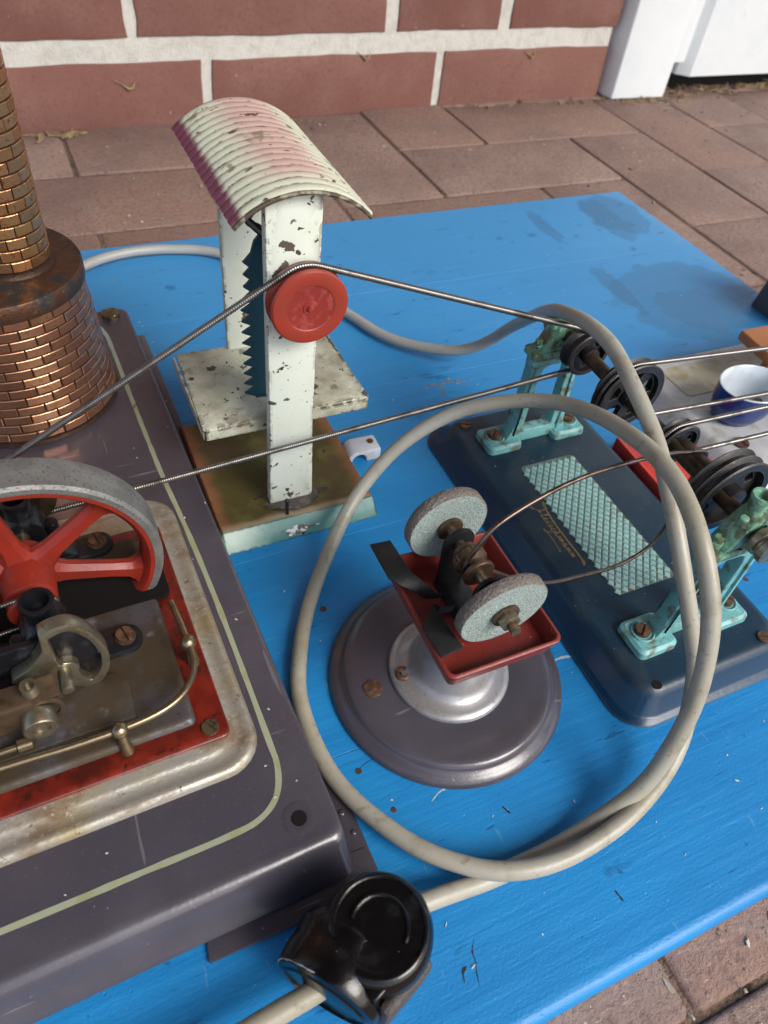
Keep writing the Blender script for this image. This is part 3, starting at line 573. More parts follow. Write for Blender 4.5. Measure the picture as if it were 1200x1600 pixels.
build('crank_pin', B().cyl((3.6, -8, FZ - 7.5), (3.6, 1, FZ - 7.5), 2.2, n=16), 'brass', ck, bev=.5); build('web', B().b2((-26, 5.4, FZ - 7), (4, 7.4, FZ + 5)).prism([(16, -19), (3, -17), (3, 12), (14, 10)], (), (0, 3.4, FZ), t=1.2), 'black', ck, bev=.4)
o = E(-36, 147); rd = build('connecting_rod', B().b2((-60, -4.2, 45.4), (8, 4.2, 46.8)).prism(arc(1, 39.5, 7, -90, 78, 8) + [(-60, 45.4), (-60, 34)], [arc(1.2, 39.3, 5.2, 90, 450, 12)[:-1]], (0, -4.6, 0), t=1.2), 'bronze', EN, o, bev=.25)
build('oil_tube', B().lathe([(2.9, 46.6), (2.7, 50.6), (2.6, 51), (1.9, 51), (1.8, 48)], (-.4, -.2, 0), n=20), 'brass', rd, ang=60)
build('big_end', B().lathe([(5.4, 0), (5.4, -5.5), (5.0, -6), (3.2, -6), (3.0, -5), (.1, -5)], (-.6, -4.4, 38.8), (0, 1, 0), 24), 'brass', rd, ang=50)
o = E(-40, 160); er = B().prism(arc(4, 47, 5.5, -90, 90, 10) + [(-60, 52.5), (-60, 41.5)], [arc(-6, 47, 2.6, -90, 90, 6) + arc(-17, 47, 2.6, 90, 270, 6), arc(-26, 47, 2.6, -90, 90, 6) + arc(-44, 47, 2.6, 90, 270, 6)], (0, 0, 0), t=3)
build('eccentric_rod', er, 'black', EN, o, bev=.4)
build('frame_bar', B().b2((-60, 9, 25.4), (4, 13, 38)), 'black', EN, o, bev=.6)
build('valve_rod', B().cyl((-60, -22, 31), (-2, -22, 31), 1.3, n=10).lathe([(1.3, 0), (2.6, .6), (2.6, 5), (1.3, 5.6)], (-6, -22, 31), (1, 0, 0), 12), 'nickel', EN, o)
build('valve_chest', B().b2((-60, -18.5, 25.4), (-16, -11, 33)), 'tin2', EN, o, bev=.8)
for x_ in (-24, -40): build('chest_bolt', screw_bm((x_, -14.8, 33), 2.1, 1.2, .6), 'screw', EN, o)
# hand rail
rl = catmull([E(-150, 133, 34), E(-50.3, 130.9, 34), E(-31.2, 130.3, 34), E(-13.6, 130.6, 34), E(0, 132.3, 34), E(8.2, 136, 34), E(13.4, 142, 33.8), E(15.6, 148.6, 33.8), E(15.4, 156, 34), E(14.9, 165, 34), E(13.7, 176, 34.4)], 8)
ra = build('hand_rail', B().tube(rl, 1.25, 10), 'nickel', EN)
for x, y in ((-13.7, 130.4), (15.4, 156.2), (-80, 131.5)):
    q = E(x, y, 34); f = q + Vector((.6, -2.6, -10.8)); build('post', B().sphere(q, 3, 14).lathe([(1.5, 0), (1.7, 4), (2.2, 8), (2.5, 11.2)], q + Vector((0, 0, -1)), f - q, 16), 'nickel', ra)

# ------------------------------------------------------------------ toy band saw under its corrugated roof
SW = thing('toy_saw', 'chipped cream toy saw with pink corrugated roof and red pulley', 'toy saw', (84, 262, 0))
b = B(); hx = 38.6; prof = [(-43.6, .2), (-43.2, 1.0), (-39.5, 5.0), (-36.6, 7.6), (-33, 7.6), (-31.5, 6.9), (38, 6.9), (43, 7.4), (47, 4), (48.5, .2)]
rings = []
for x, dz in ((-hx, -1.4), (-hx + .8, .0), (-hx + 3.5, .15), (-hx + 6, -.2), (0, -.3), (hx - 6, -.2), (hx - 3.5, .15), (hx - .8, 0), (hx, -1.4)):
    rings.append([Vector((x, y, max(z + (dz if z > 4 else 0), .2))) for y, z in prof])
b.loft(rings); build('base', b, 'sawbase', SW, ang=28)
build('front_post', B().prism([(-11, 6.6), (10.2, 6.6), (10.5, 9), (9.6, 60), (11, 157.8), (-10.8, 157.4), (-10.6, 60), (-11.2, 9)], (), (0, -24.8, 0), t=5.2), 'cream', SW, bev=1)
build('rear_post', B().prism([(-11, 6.6), (10.2, 6.6), (11, 157.8), (-10.8, 157.4)], (), (0, 40.5, 0), t=4), 'cream', SW, bev=.8)
tb = B().prism([(-37.6, -13.6), (-36.2, -15.2), (41, -13.8), (42.2, -12.4), (39.6, 43), (-35.6, 44)], [[(-15, 1), (-1, 1), (-1, 5), (-15, 5)]], (0, 0, 51), (1, 0, 0), (0, 1, 0), (0, 0, 1), 1.4)
tb.b2((-36.6, -15.0, 46.2), (41, -13.9, 51.6)).b2((-37.8, -13.8, 46.5), (-36.6, 43, 51.6)).b2((41, -13.2, 46.5), (42, 42, 51.6))
build('table', tb, 'cream_table', SW, bev=.5)
bp = [(-1, 58 - 8)]; z = 50
teeth = []
for k in range(13):
    teeth += [(-8.6 - .22 * k * .2, 52 + k * 5.4), (-13.6 + (.15 * k if k > 8 else 0), 54.6 + k * 5.4)]
build('blade', B().prism([(2, 46)] + [(-7.5, 46)] + teeth + [(-8.5, 123), (-7, 128), (-3.8, 131.5), (-2.5, 139), (0, 141), (2, 139)], (), (0, 2.4, 0), t=1.3), 'tealblade', SW)
build('crank_link', B().tube(catmull([(-7, 2, 141), (-10, 0, 137.5), (-6, -2, 135.5), (-2.5, 0, 130), (-1.6, 2, 124)], 5), 1.3, 8).tube(catmull([(-10, 0, 138), (-4, -4, 133), (3, -8, 131), (6, -20, 131)], 5), 1.5, 8), 'black', SW)
# roof: a corrugated arc
R_, n_, L_ = 35.5, 30, 86; zc = 160.4 - R_
def roofpt(a, y, off):
    return Vector((1.6 + (R_ + off) * math.sin(a), y, zc + (R_ + off) * math.cos(a)))
b = B(); rg0, rg1 = [], []; NY = 17 * 7
for i in range(NY + 1):
    y = -29 + L_ * i / NY; c = abs(math.sin(PI * 17 * i / NY)) ** .55 * 1.45
    lft = math.radians(-44.5); rgt = math.radians(45.5 + 1.5 * (1 - i / NY))
    rg0.append([roofpt(lft + (rgt - lft) * j / n_, y, c) for j in range(n_ + 1)])
    rg1.append([roofpt(lft + (rgt - lft) * j / n_, y, c - .7) for j in range(n_ + 1)])
b.loft([a_ + c_[::-1] for a_, c_ in zip(rg0, rg1)])
rf = build('roof', b, 'roof', SW, ang=50)
for rr in (rg0[0], rg0[-1]):
    e = B(); e.tube([p_ + Vector((0, (-.2 if rr is rg0[0] else .2), -.2)) for p_ in rr], .85, 6); build('roof_rim', e, 'rustedge', rf)
pu = build('pulley', B().lathe([(3, 3.6), (14.4, 3.6), (15.2, 2.8), (15.2, 2.0), (13.4, .4), (13.2, -.6), (13.4, -1.6), (15.2, -3.2), (15.3, -4.4), (14.6, -5.2), (12.6, -5.6), (9.6, -5.2)], (0, 0, 0), ey, 56, caps=False), 'redpulley', SW, (2.9, -30.2, 119.2), ang=35)
build('pulley_face', B().lathe([(9.7, -5.2), (9.2, -4.9), (6, -4.6), (2.9, -4.5), (2.7, -4.8), (1.3, -4.8), (1.1, -5.7), (.1, -5.8)], (0, 0, 0), ey, 48, caps=False), 'redface', pu, ang=25)
build('axle', B().cyl((2.9, -34, 119.2), (2.9, 6, 119.2), 1.9, n=14), 'rust', SW)
build('oil_pin', B().cyl((-5.5, -33.4, 6), (-6, -34.5, 17), .9, n=8).sphere((-6, -34.5, 17.2), 1.2, 8), 'black', SW)
pch = [(-9 + 6.6 * (1 + math.cos(a)) * (1 + .25 * math.sin(3 * a + .4) + .15 * math.sin(7 * a)), 2.6 + 2.1 * math.sin(a) * (1 + .3 * math.sin(5 * a + 1))) for a in [2 * PI * i / 40 for i in range(40)]]
sv = Vector((0, 3.7, 4.0)).normalized()
build('bare_patch', B().prism(pch, (), Vector((0, -43.2, .72)) + Vector((0, -.3, .28)) * .1, (1, 0, 0), sv, Vector((0, -sv.z, sv.y)), .16), mat('flaked_patch', '4a4642', .6, layers=[('noise', .35, .5, .56, 'c3c6c4')], bumps=[('noise', .4, .3)]), SW)
sl_ = [(15 * math.cos(a) * (1 + .2 * math.sin(3 * a) + .12 * math.sin(8 * a)), 5.4 * math.sin(a) * (1 + .25 * math.sin(4 * a + 1))) for a in [2 * PI * i / 44 for i in range(44)]]
build('solder', B().prism(sl_, (), (1.5, -25.5, 6.7), (1, .06, 0), (0, 1, 0), (0, 0, 1), .55), mat('dull_solder', '4d4844', .5, .3, layers=[('noise', .25, .5, .65, '655f59'), ('noise', .5, .6, .66, '2b2420')], bumps=[('noise', .3, .5)]), SW)
build('mounting_hole', B().cyl((-6, -15, 44), (-6, -15.6, 44), 3, n=16), 'dark', SW)

# ------------------------------------------------------------------ bench grinder
GR = thing('toy_grinder', 'toy double grinder with red tray on round grey pedestal base', 'toy grinder', (113.5, 126, 0))
gb = build('base', B().lathe([(49.2, .2), (49.4, 1.2), (48.6, 2.6), (46.4, 4), (44.8, 4.6), (44.2, 5.4), (43.4, 6.6), (42.4, 7.3), (40, 7.6), (24, 8.6)], n=88), 'grey', GR, ang=50)
build('pedestal', B().lathe([(24.9, 8.2), (25, 9.4), (24.2, 10.4), (22, 11), (19.4, 11.6), (17.2, 13), (15.8, 15.6), (15, 20), (14.4, 30), (14.2, 46.5)], (-.8, -1.4, 0), n=64), 'silver', GR, ang=60)
build('eyelet', B().lathe([(3.3, 10.6), (3.3, 11.4), (2.8, 12.2), (1.7, 12.2), (1.3, 11.2)], (-20.6, 1.2, 0), n=24, caps=False), 'rust', GR, ang=60); build('eyelet_hole', B().cyl((-20.6, 1.2, 11), (-20.6, 1.2, 11.3), 1.4, n=12), 'dark', GR)
build('base_screw', B().prism([(4 * math.cos(a) * (1 + .07 * math.sin(3 * a + 1)), 4 * math.sin(a) * (1 + .07 * math.sin(5 * a))) for a in [2 * PI * i / 22 for i in range(22)]], (), (-33.8, 1, 7.4), (1, 0, 0), (0, 1, 0), (0, 0, 1), .9), 'rust', GR, bev=.3)
tx0, ty0, tx1, ty1 = -22.6, -28.2, 24, 27.4
tr = B(); seq = [(2.2, 46), (0.6, 52.8), (0, 53.6), (0, 54.4), (.5, 54.9), (1.2, 54.9), (1.7, 54.2), (3.4, 47.6)]
tr.loft([rrect(tx0 + i, ty0 + i, tx1 - i, ty1 - i, max(3.4 - i * .5, 1), z, 5) for i, z in seq])
build('tray', tr, 'redtray', GR, ang=45)
SZ, SX = 70.1, .4
for y, nm in ((13.8, 'far'), (-9.2, 'near')):
    br = B().prism([(-5.6, 47.4), (5.6, 47.4)] + [(q[0], q[1]) for q in arc(0, 70.4, 6.3, 0, 180, 14)], (), (SX, y, 0), t=1.8); build('bracket', br, 'blackmatt', GR, bev=.4)
build('bracket_foot', B().b2((-6, -9.4, 47.4), (6.4, 15.6, 48.6)), 'black', GR, bev=.3)
build('shaft', B().cyl((SX, -27, SZ), (SX, 31, SZ), 1.9, n=16), 'brass', GR)
kn = B(); n_k = 44
rsn = [[Vector((SX + math.cos(2 * PI * i / n_k) * (r + (.35 if i % 2 and kk else 0)), y, SZ + math.sin(2 * PI * i / n_k) * (r + (.35 if i % 2 and kk else 0)))) for i in range(n_k)] for r, y, kk in ((2, 10.6, 0), (4.6, 10.4, 0), (4.8, 8.6, 0), (6.0, 7.4, 1), (6.0, 4.6, 1), (5.4, 4.2, 0), (3.9, 3.2, 0), (3.8, 1.6, 0), (5.6, .4, 0), (6.1, .2, 0), (6.1, -.9, 0), (5.6, -1.3, 0), (2, -1.3, 0))]
build('pulley', kn.loft(rsn), 'bronze', GR, ang=30)
def wheel(y0, y1, r, tilt):
    o_ = Vector((SX, (y0 + y1) / 2, SZ)); h = (y1 - y0) / 2
    a = B(); a.lathe([(2, -h), (r - .5, -h)], (0, 0, 0), ey, 72, caps=False); a.lathe([(2, h), (r - .5, h)], (0, 0, 0), ey, 72, caps=False)
    w_ = build('grinding_wheel', a, 'stone', GR, o_); w_.rotation_euler.x = tilt
    build('wheel_rim', B().lathe([(r - .5, -h), (r, -h + .5), (r, h - .5), (r - .5, h)], (0, 0, 0), ey, 72, caps=False), 'stonerim', w_, ang=60); return w_
w1 = wheel(-19, -14.2, 16.8, math.radians(4)); w2 = wheel(22.2, 27.2, 16.3, 0)
for a, c in ((-20.4, -19), (20.6, 22.3), (-14, -12)): build('washer', B().cyl((SX, a, SZ), (SX, c, SZ), 5.2, n=24), 'bronze', GR, bev=.3)
for a, c in ((-23.6, -20.3), (27.2, 30.4)): build('nut', B().cyl((SX, a, SZ), (SX, c, SZ), 3.9, n=6), 'brass', GR, bev=.3)
build('spindle_end', B().cyl((SX, -26.6, SZ), (SX, -23, SZ), 1.95, n=12), 'rust', GR, bev=.4)
def rest(pts, name='tool_rest'):
    b = B(); k = len(pts); t = Vector((0, 0, -.9)); vs = [Vector(a) for a, c in pts] + [Vector(c) for a, c in pts]; vs += [v + t for v in vs]
    fs = []
    for i in range(k - 1):
        fs += [(i, i + 1, k + i + 1, k + i), (2 * k + i, 3 * k + i, 3 * k + i + 1, 2 * k + i + 1), (i, 2 * k + i, 2 * k + i + 1, i + 1), (k + i, k + i + 1, 3 * k + i + 1, 3 * k + i)]
    fs += [(0, k, 3 * k, 2 * k), (k - 1, 3 * k - 1, 4 * k - 1, 2 * k - 1)]
    build(name, b.add(vs, fs), 'blackmatt', GR, bev=.2, ang=50)
rest([((-26.6, 32, 60), (-18.4, 31.4, 60)), ((-26.4, 15, 60), (-17.4, 15, 60)), ((-23, 10.6, 59), (-15.4, 12, 59)), ((-18, 8.6, 56), (-12, 9, 56)), ((-13, 7.6, 51), (-8, 8, 51)), ((-6, 7.4, 48.8), (-2, 7.4, 48.8))])
rest([((-23.4, -21.6, 60), (-14.4, -20.8, 60)), ((-24.4, -8.4, 60), (-16.4, -1.6, 60)), ((-19, -3.4, 57), (-14, .6, 57)), ((-14, -1, 51.5), (-10, 1.8, 51.5)), ((-6, 0, 48.8), (-3, 2.4, 48.8))])

# ------------------------------------------------------------------ line shaft on its teal base
TR = thing('toy_line_shaft', 'toy line shaft with four black pulleys on turquoise stands and dark teal base', 'toy line shaft', (219.5, 171, 0))
def LT(x, y, z=0): return Vector((x - 219.5, y - 171, z))
rs = []
for ins, z in ((0, .2), (-.3, .9), (.3, 1.7), (2.2, 2.0), (3, 3), (6.8, 9.6), (8, 11.4), (9.8, 12.7), (12, 13)):
    rs.append(rrect(-49 + ins, -97.6 + ins, 49 - ins, 97.6 - ins, 15 - ins * .25, z, 8))
tbse = build('base', B().loft(rs, cap0=False), 'tealbase', TR, ang=50)
hx0, hy0, hx1, hy1 = 201 - 219.5, 128 - 171, 234.5 - 219.5, 215.5 - 171
pt = build('tread_plate', B().loft([rrect(hx0, hy0, hx1, hy1, 2.5, 12.9, 4), rrect(hx0 + .2, hy0 + .2, hx1 - .2, hy1 - .2, 2.5, 13.3, 4)]), 'treaddirt', TR)
dm = B(); px_, py_ = 4.1, 5.3
for j in range(44):
    for i in range(13):
        x = hx0 + 1.2 + (i + (.5 if j % 2 else 0)) * px_ - .4; y = hy0 + 2 + j * py_ / 2
        if x + 1.2 > hx1 - .2 or y + 1.7 > hy1: continue
        a_, c_ = 1.78, 2.32
        q = [Vector((x - a_, y, 13.28)), Vector((x, y - c_, 13.28)), Vector((x + a_, y, 13.28)), Vector((x, y + c_, 13.28))]
        top = [Vector((x, y, 0)) + (v - Vector((x, y, 0))) * .66 for v in q]
        for v in top: v.z = 13.8
        dm.loft([q, top], cap0=False)
tag(build('tread_diamond', dm, 'tread', TR, ang=20), kind='stuff'); TR.children[-1].parent = TR
# gold script lettering on the enamel, read from the far end towards the camera
def stroke(pts, w, b, z=13.05):
    P = catmull([(p[0], p[1], 0) for p in pts], 5); ox, oy, k = 193.2 - 219.5, 189.5 - 171, 1.0
    Q = [(ox + p.y * k, oy - p.x * k) for p in P]
    V = [Vector((a_, c_, z)) for a_, c_ in Q]; L, Rr = [], []
    for i, p in enumerate(V):
        t = (V[min(i + 1, len(V) - 1)] - V[max(i - 1, 0)]).normalized(); nn = Vector((-t.y, t.x, 0)) * w * .5; L.append(p + nn); Rr.append(p - nn)
    n = len(V); b.add(L + Rr, [(i, i + 1, i + 1 + n, i + n) for i in range(n - 1)])
g = B(); w = .42
stroke([(-1.5, 6.2), (3, 5.2), (12, 4.2), (24, 3.9), (36, 4.0), (40.2, 3.2)], .75, g); stroke([(-1.5, 6.2), (1.5, 6), (4, 5.2)], .9, g); stroke([(37.5, 4.2), (40, 3.8), (41.2, 2.6)], .9, g)
stroke([(3.6, 5.2), (4.6, 3.2), (3.4, .4), (1.4, -1.6), (-.4, -2.4)], .5, g); stroke([(-.8, -2.2), (1.2, -1.2), (3.8, .6), (6, 1.4)], .7, g); stroke([(3.2, 1.2), (4.6, 1.6), (6, 1.2)], .45, g)
x = 6.6
stroke([(x, .2), (x + 1.6, 3.4), (x + 1.1, 3.9), (x + .7, 1.4), (x + 1.2, .2), (x + 2.4, .9)], w, g); x += 2.4           # l
stroke([(x, .9), (x + 1.4, 1.5), (x + 1.0, 2.2), (x + .4, 1.2), (x + 1.0, .1), (x + 2.3, .7)], w, g); x += 2.4            # e
stroke([(x, .7), (x + .9, 2.1), (x + .8, .5), (x + 1.2, .1), (x + 2, .7)], w, g); stroke([(x + 1.3, 3.0), (x + 1.55, 3.3)], .5, g); x += 2.1   # i
stroke([(x, .7), (x + 1.3, 2.3), (x + 1.7, .9), (x + 1, .1), (x + .5, .4)], w, g); stroke([(x + 1, .1), (x + 2.4, .7)], w, g); x += 2.6   # s
stroke([(x + 1.7, 1.9), (x + 1, 2.1), (x + .3, 1), (x + .9, .1), (x + 2.3, .8)], w, g); x += 2.4                           # c
stroke([(x, .8), (x + 1.7, 3.7), (x + 1.1, 4.0), (x + .5, .1)], w, g); stroke([(x + .5, .1), (x + 1.6, 1.9), (x + 1.9, .3), (x + 2.9, .8)], w, g); stroke([(x + .4, .2), (x - 1.4, -3.0), (x - 3, -3.4)], .4, g); x += 3.1   # h
for q in range(3): stroke([(x + q * 1.35, .1), (x + .7 + q * 1.35, 1.8), (x + 1.1 + q * 1.35, 1.7), (x + 1.2 + q * 1.35, .1)], w, g)
x += 4.7                                                                                                                   # m
stroke([(x + 1.7, 1.8), (x + .7, 1.9), (x + .1, .9), (x + .7, .1), (x + 1.6, 1.5), (x + 1.6, .2), (x + 2.6, .7)], w, g); x += 2.8   # a
for c in range(2):
    for q in range(2): stroke([(x + q * 1.3, .1), (x + .7 + q * 1.3, 1.8), (x + 1.1 + q * 1.3, 1.7), (x + 1.2 + q * 1.3, .2)], w, g)
    x += 3.4                                                                                                               # n n
stroke([(15.2, -3.2), (20, -2.6), (27, -2.9), (30, -3.4)], .36, g); stroke([(29, -3.0), (30.6, -3.6)], .8, g)
build('lettering', g, 'gold', tbse)
for x, y in ((189.3, 254), (249.8, 86)):
    build('base_screw', screw_bm(LT(x, y, 12.9), 3, 1.2, 1.2), 'rust', tbse)
q = LT(188.8, 84.6); build('base_hole', B().cyl((q.x, q.y, 12.7), (q.x, q.y, 13.06), 2.1, n=16), 'dark', tbse)
for yc, sg in ((236.5, 1), (105.5, -1)):
    o_ = LT(220.5 if sg > 0 else 218, yc)
    fr_out = [(-17.4, 13), (17.4, 13), (17.8, 20), (16.6, 30), (14.6, 60), (15.2, 67), (-15.2, 67), (-14.6, 60), (-15.6, 30), (-16.8, 20)]
    hole = [(-9.2, 22), (-7.8, 20.6), (7.8, 20.6), (9.2, 22), (8.4, 56), (6.6, 60.6), (3.6, 62), (-3.6, 62), (-6.6, 60.6), (-8.4, 56)]
    sd_ = build('stand', B().prism(fr_out, [hole], (0, -3.2, 0), t=6.4), 'turq', TR, o_, bev=.8)
    build('rib', B().prism([(p_[0] * .93 if abs(p_[0]) > 12 else p_[0], p_[1]) for p_ in [(-16.2, 20), (-15.6, 19.4), (-15.2, 30), (-13.6, 62), (-11.2, 62), (-12.6, 30), (-12.4, 20)]], (), (0, -4.4, 0), t=8.8), 'turq', sd_, bev=.5)
    build('rib', B().prism([(16.2 * .93, 20), (12.4, 20), (12.6, 30), (11.2, 62), (13.2, 62), (14.4, 30)], (), (0, -4.4, 0), t=8.8), 'turq', sd_, bev=.5)
    for s in (-1, 1):
        fx = {(1, -1): -20, (1, 1): 20.5, (-1, -1): -19.2, (-1, 1): 21.5}[sg, s]; yo = .5 if sg > 0 else -.3
        f = B().loft([rrect(fx - 10.2, -9.2 + yo, fx + 10.2, 9.0 + yo, 3, 13, 4), rrect(fx - 10, -9 + yo, fx + 10, 8.8 + yo, 3, 16, 4), rrect(fx - 8.6, -7.6 + yo, fx + 8.6, 7.4 + yo, 2.5, 17.2, 4)])
        build('foot', f, 'turq', sd_, ang=30)
        build('foot_boss', B().lathe([(5.4, 17), (5.2, 18.2), (4.6, 18.2), (4.2, 17.5)], (fx + s * 3, .6, 0), n=24).prism([(s * 13, 17), (s * 18.6, 17), (s * 16.6, 22.5), (s * 14.2, 29)], (), (0, -4, 0), t=8), 'turq', sd_, bev=.3)
        build('foot_screw', screw_bm((fx + s * 3.2, .8, 17.4), 3.3, 2.6, .9 * s), 'rust', sd_)
    build('platform', B().b2((-16.2, -5.4, 67.2), (15.4, 5.4, 71.6)), 'turqdirty', sd_, bev=.9)
    build('bearing_block', B().prism([(-12, 71.7), (12, 71.7), (10.4, 76), (9.2, 80)] + arc(1.2, 79, 8.6, 12, 168, 10) + [(-7.8, 80), (-9.4, 76)], [arc(1.5, 79, 3.6, 0, 360, 14)[:-1]], (0, -4.6, 0), t=9.2), 'turqdirty', sd_, bev=.7)
    build('oil_cup', B().lathe([(3.6, 86), (3.2, 89), (3.6, 92.5), (4.3, 95.4), (4.0, 96), (3.0, 96), (2.2, 93)] if sg < 0 else [(3.4, 84), (3.2, 88.4), (2.6, 89), (.1, 89)], (1.4 if sg > 0 else -2.5, 0, 0), n=20), 'turqdirty', sd_, ang=60)
    for s in (-1, 1): build('bolt', B().cyl((s * 12.6, 0, 71.5), (s * 12.6, 0, 74.6), 2.6, n=8).cyl((s * 12.6, 0, 74.5), (s * 12.6, 0, 77), 2, n=10).cyl((s * 7.4, -1.5, 83), (s * 8, -1.5, 87.5), 1.9, n=8), 'turqdirty', sd_, bev=.5)
SHX, SHZ = 222, 79
build('shaft', B().cyl(LT(218, 93, SHZ), LT(SHX, 246, SHZ), 3.3, n=20), 'shaft', TR)
build('sleeve', B().cyl(LT(SHX, 125, SHZ), LT(SHX, 149, SHZ), 4.4, n=20), 'shaft', TR, bev=.5)
build('collar', B().lathe([(3.2, 0), (6.2, 0), (6.5, .6), (6.5, 2.4), (5.2, 3.2), (5.2, 4), (6.2, 4.6), (6.2, 7), (5.4, 7.8), (3.2, 7.8)], LT(217.4, 91.5, SHZ), ey, 28), 'brass', TR, ang=35)
build('collar', B().lathe([(3.2, 0), (5.8, 0), (6, .5), (6, 3.5), (3.2, 4)], LT(SHX, 243, SHZ), ey, 28), 'brass', TR, ang=35)
def pulley(y0, y1, R, nh, grooves=1, kind='hole', rot=0):
    y = (y0 + y1) / 2; h = (y1 - y0) / 2; pr_ = [(R * .8, -h), (R - .5, -h), (R, -h + .5)]
    gw = (2 * h - 1.2) / grooves
    for k in range(grooves):
        s0 = -h + .6 + k * gw; d_ = min(2.6, gw * .42)
        pr_ += [(R, s0 + .1), (R - d_, s0 + gw * .35), (R - d_, s0 + gw * .65), (R, s0 + gw - .1)]
    pr_ += [(R, h - .5), (R - .5, h), (R * .8, h), (R * .78, h - .8), (R * .78, -h + .8)]
    p_ = build('pulley', B().lathe(pr_, (0, 0, 0), ey, 56, closed=True), 'blackpulley', TR, LT(SHX, y, SHZ), ang=35)
    hs = []
    for k in range(nh):
        a0 = 360 / nh * k + rot; w_ = 360 / nh * (.62 if kind == 'spoke' else .34)
        r0, r1 = (R * .36, R * .72) if kind == 'spoke' else (R * .46, R * .68)
        hs.append(arc(0, 0, r1, a0 - w_ / 2, a0 + w_ / 2, 5) + arc(0, 0, r0, a0 + w_ / 2 * .8, a0 - w_ / 2 * .8, 4))
    build('web', B().prism(arc(0, 0, R * .8, 0, 360, 40)[:-1], hs, (0, -min(h * .5, 1.4), 0), t=min(h, 2.8)), 'blackpulley', p_, bev=.2)
    build('hub', B().cyl((0, -h - 1.6, 0), (0, h + 1.6, 0), R * .16 + 2.4, n=20), 'blackpulley', p_, bev=.4)
    return p_
pulley(215.5, 224, 11.2, 3, 1, rot=40); pulley(183, 190, 17, 5, 1, 'spoke', 20); pulley(190.8, 194, 12.5, 3, 1); pulley(150, 156.5, 10.2, 4, 1, rot=20); pulley(118.4, 128, 17.8, 4, 2, rot=35)

# ------------------------------------------------------------------ spring belts
def tangent_belt(circ, step=.45):
    """closed belt round circles (x, y, z, r) taken clockwise as the camera sees them"""
    n = len(circ); pts = []
    segs = []
    for i in range(n):
        x0_, y0_, z0_, r0 = circ[i]; x1_, y1_, z1_, r1 = circ[(i + 1) % n]
        d = math.hypot(x1_ - x0_, z1_ - z0_); th = math.atan2(z1_ - z0_, x1_ - x0_); a = th + math.acos((r0 - r1) / d)
        segs.append((a, Vector((x0_ + r0 * math.cos(a), y0_, z0_ + r0 * math.sin(a))), Vector((x1_ + r1 * math.cos(a), y1_, z1_ + r1 * math.sin(a)))))
    for i in range(n):
        a0 = segs[i - 1][0]; a1 = segs[i][0]; x, y, z, r = circ[i]
        while a1 > a0: a1 -= 2 * PI
        k = max(3, int((a0 - a1) * r / 1.5))
        for q in range(k + 1):
            a = a0 + (a1 - a0) * q / k; pts.append(Vector((x + r * math.cos(a), y, z + r * math.sin(a))))
    return pts + [pts[0]]
def sag(pts, amt):
    return pts
def spring(name, path, r, mt, label, pitch=.95, closed=True, amp=.14):
    P = resample([Vector(p) for p in path], pitch / 3)
    ph = lambda i: r * (1 - amp + amp * math.sin(2 * PI * i / 3) )
    o = build(name, B().tube(P, r, 7, closed=closed, rf=ph), mt, ang=180)
    return tag(o, label, 'drive belt', 'spring drive belts')
FR = random.Random(3)
spring('spring_belt', tangent_belt([(-32.6, 238, FZ, 14.6), (86.9, 232.4, 119.2, 14.6), (222, 220, SHZ, 10)]), 1.5, 'spring', 'long steel spring belt passing over the red saw pulley')
spring('spring_belt', tangent_belt([(222, 186.5, SHZ, 15.6), (432, 186.5, 62, 14)]), 1.25, 'spring', 'steel spring belt on the spoked middle pulley running over the blue cup')
spring('spring_belt', tangent_belt([(222, 153.2, SHZ, 9), (432, 153.2, 70, 9)]), 1.2, 'spring', 'steel spring belt on the smallest shaft pulley beside the red plate')
spring('spring_belt', tangent_belt([(-170, 177, 30, 6), (-31, 178.8, FZ, 7.4)]), .95, 'spring', 'thin spring belt looped round the red flywheel hub')
up_ = [(118.5, 129, 66.4), (113.9, 128.3, 65.4), (110.2, 128.2, 67.6), (109.2, 128.3, 71.4), (110.2, 128.6, 75.0), (112.4, 128.6, 80), (119.7, 130, 88.5), (138.6, 132.7, 94), (159, 135.3, 95.4), (186, 138.4, 92.2), (204, 140, 88.8), (214, 140.6, 86.0), (221, 141, 84.5), (226, 141, 82.6), (227.8, 141, 79), (226.6, 140.4, 74.8), (224, 139.5, 66), (222.5, 138, 50), (221, 137.5, 36), (214, 136.8, 28.5), (198, 134.8, 27.4), (174, 132.7, 32.6), (154.6, 131, 39.3), (136, 130, 52), (124, 129.4, 62)]
spring('spring_belt', catmull(up_ + [up_[0]], 10), .95, 'spring_brown', 'browned fine spring belt sagging between the grinder and the line shaft', .7, amp=.06)

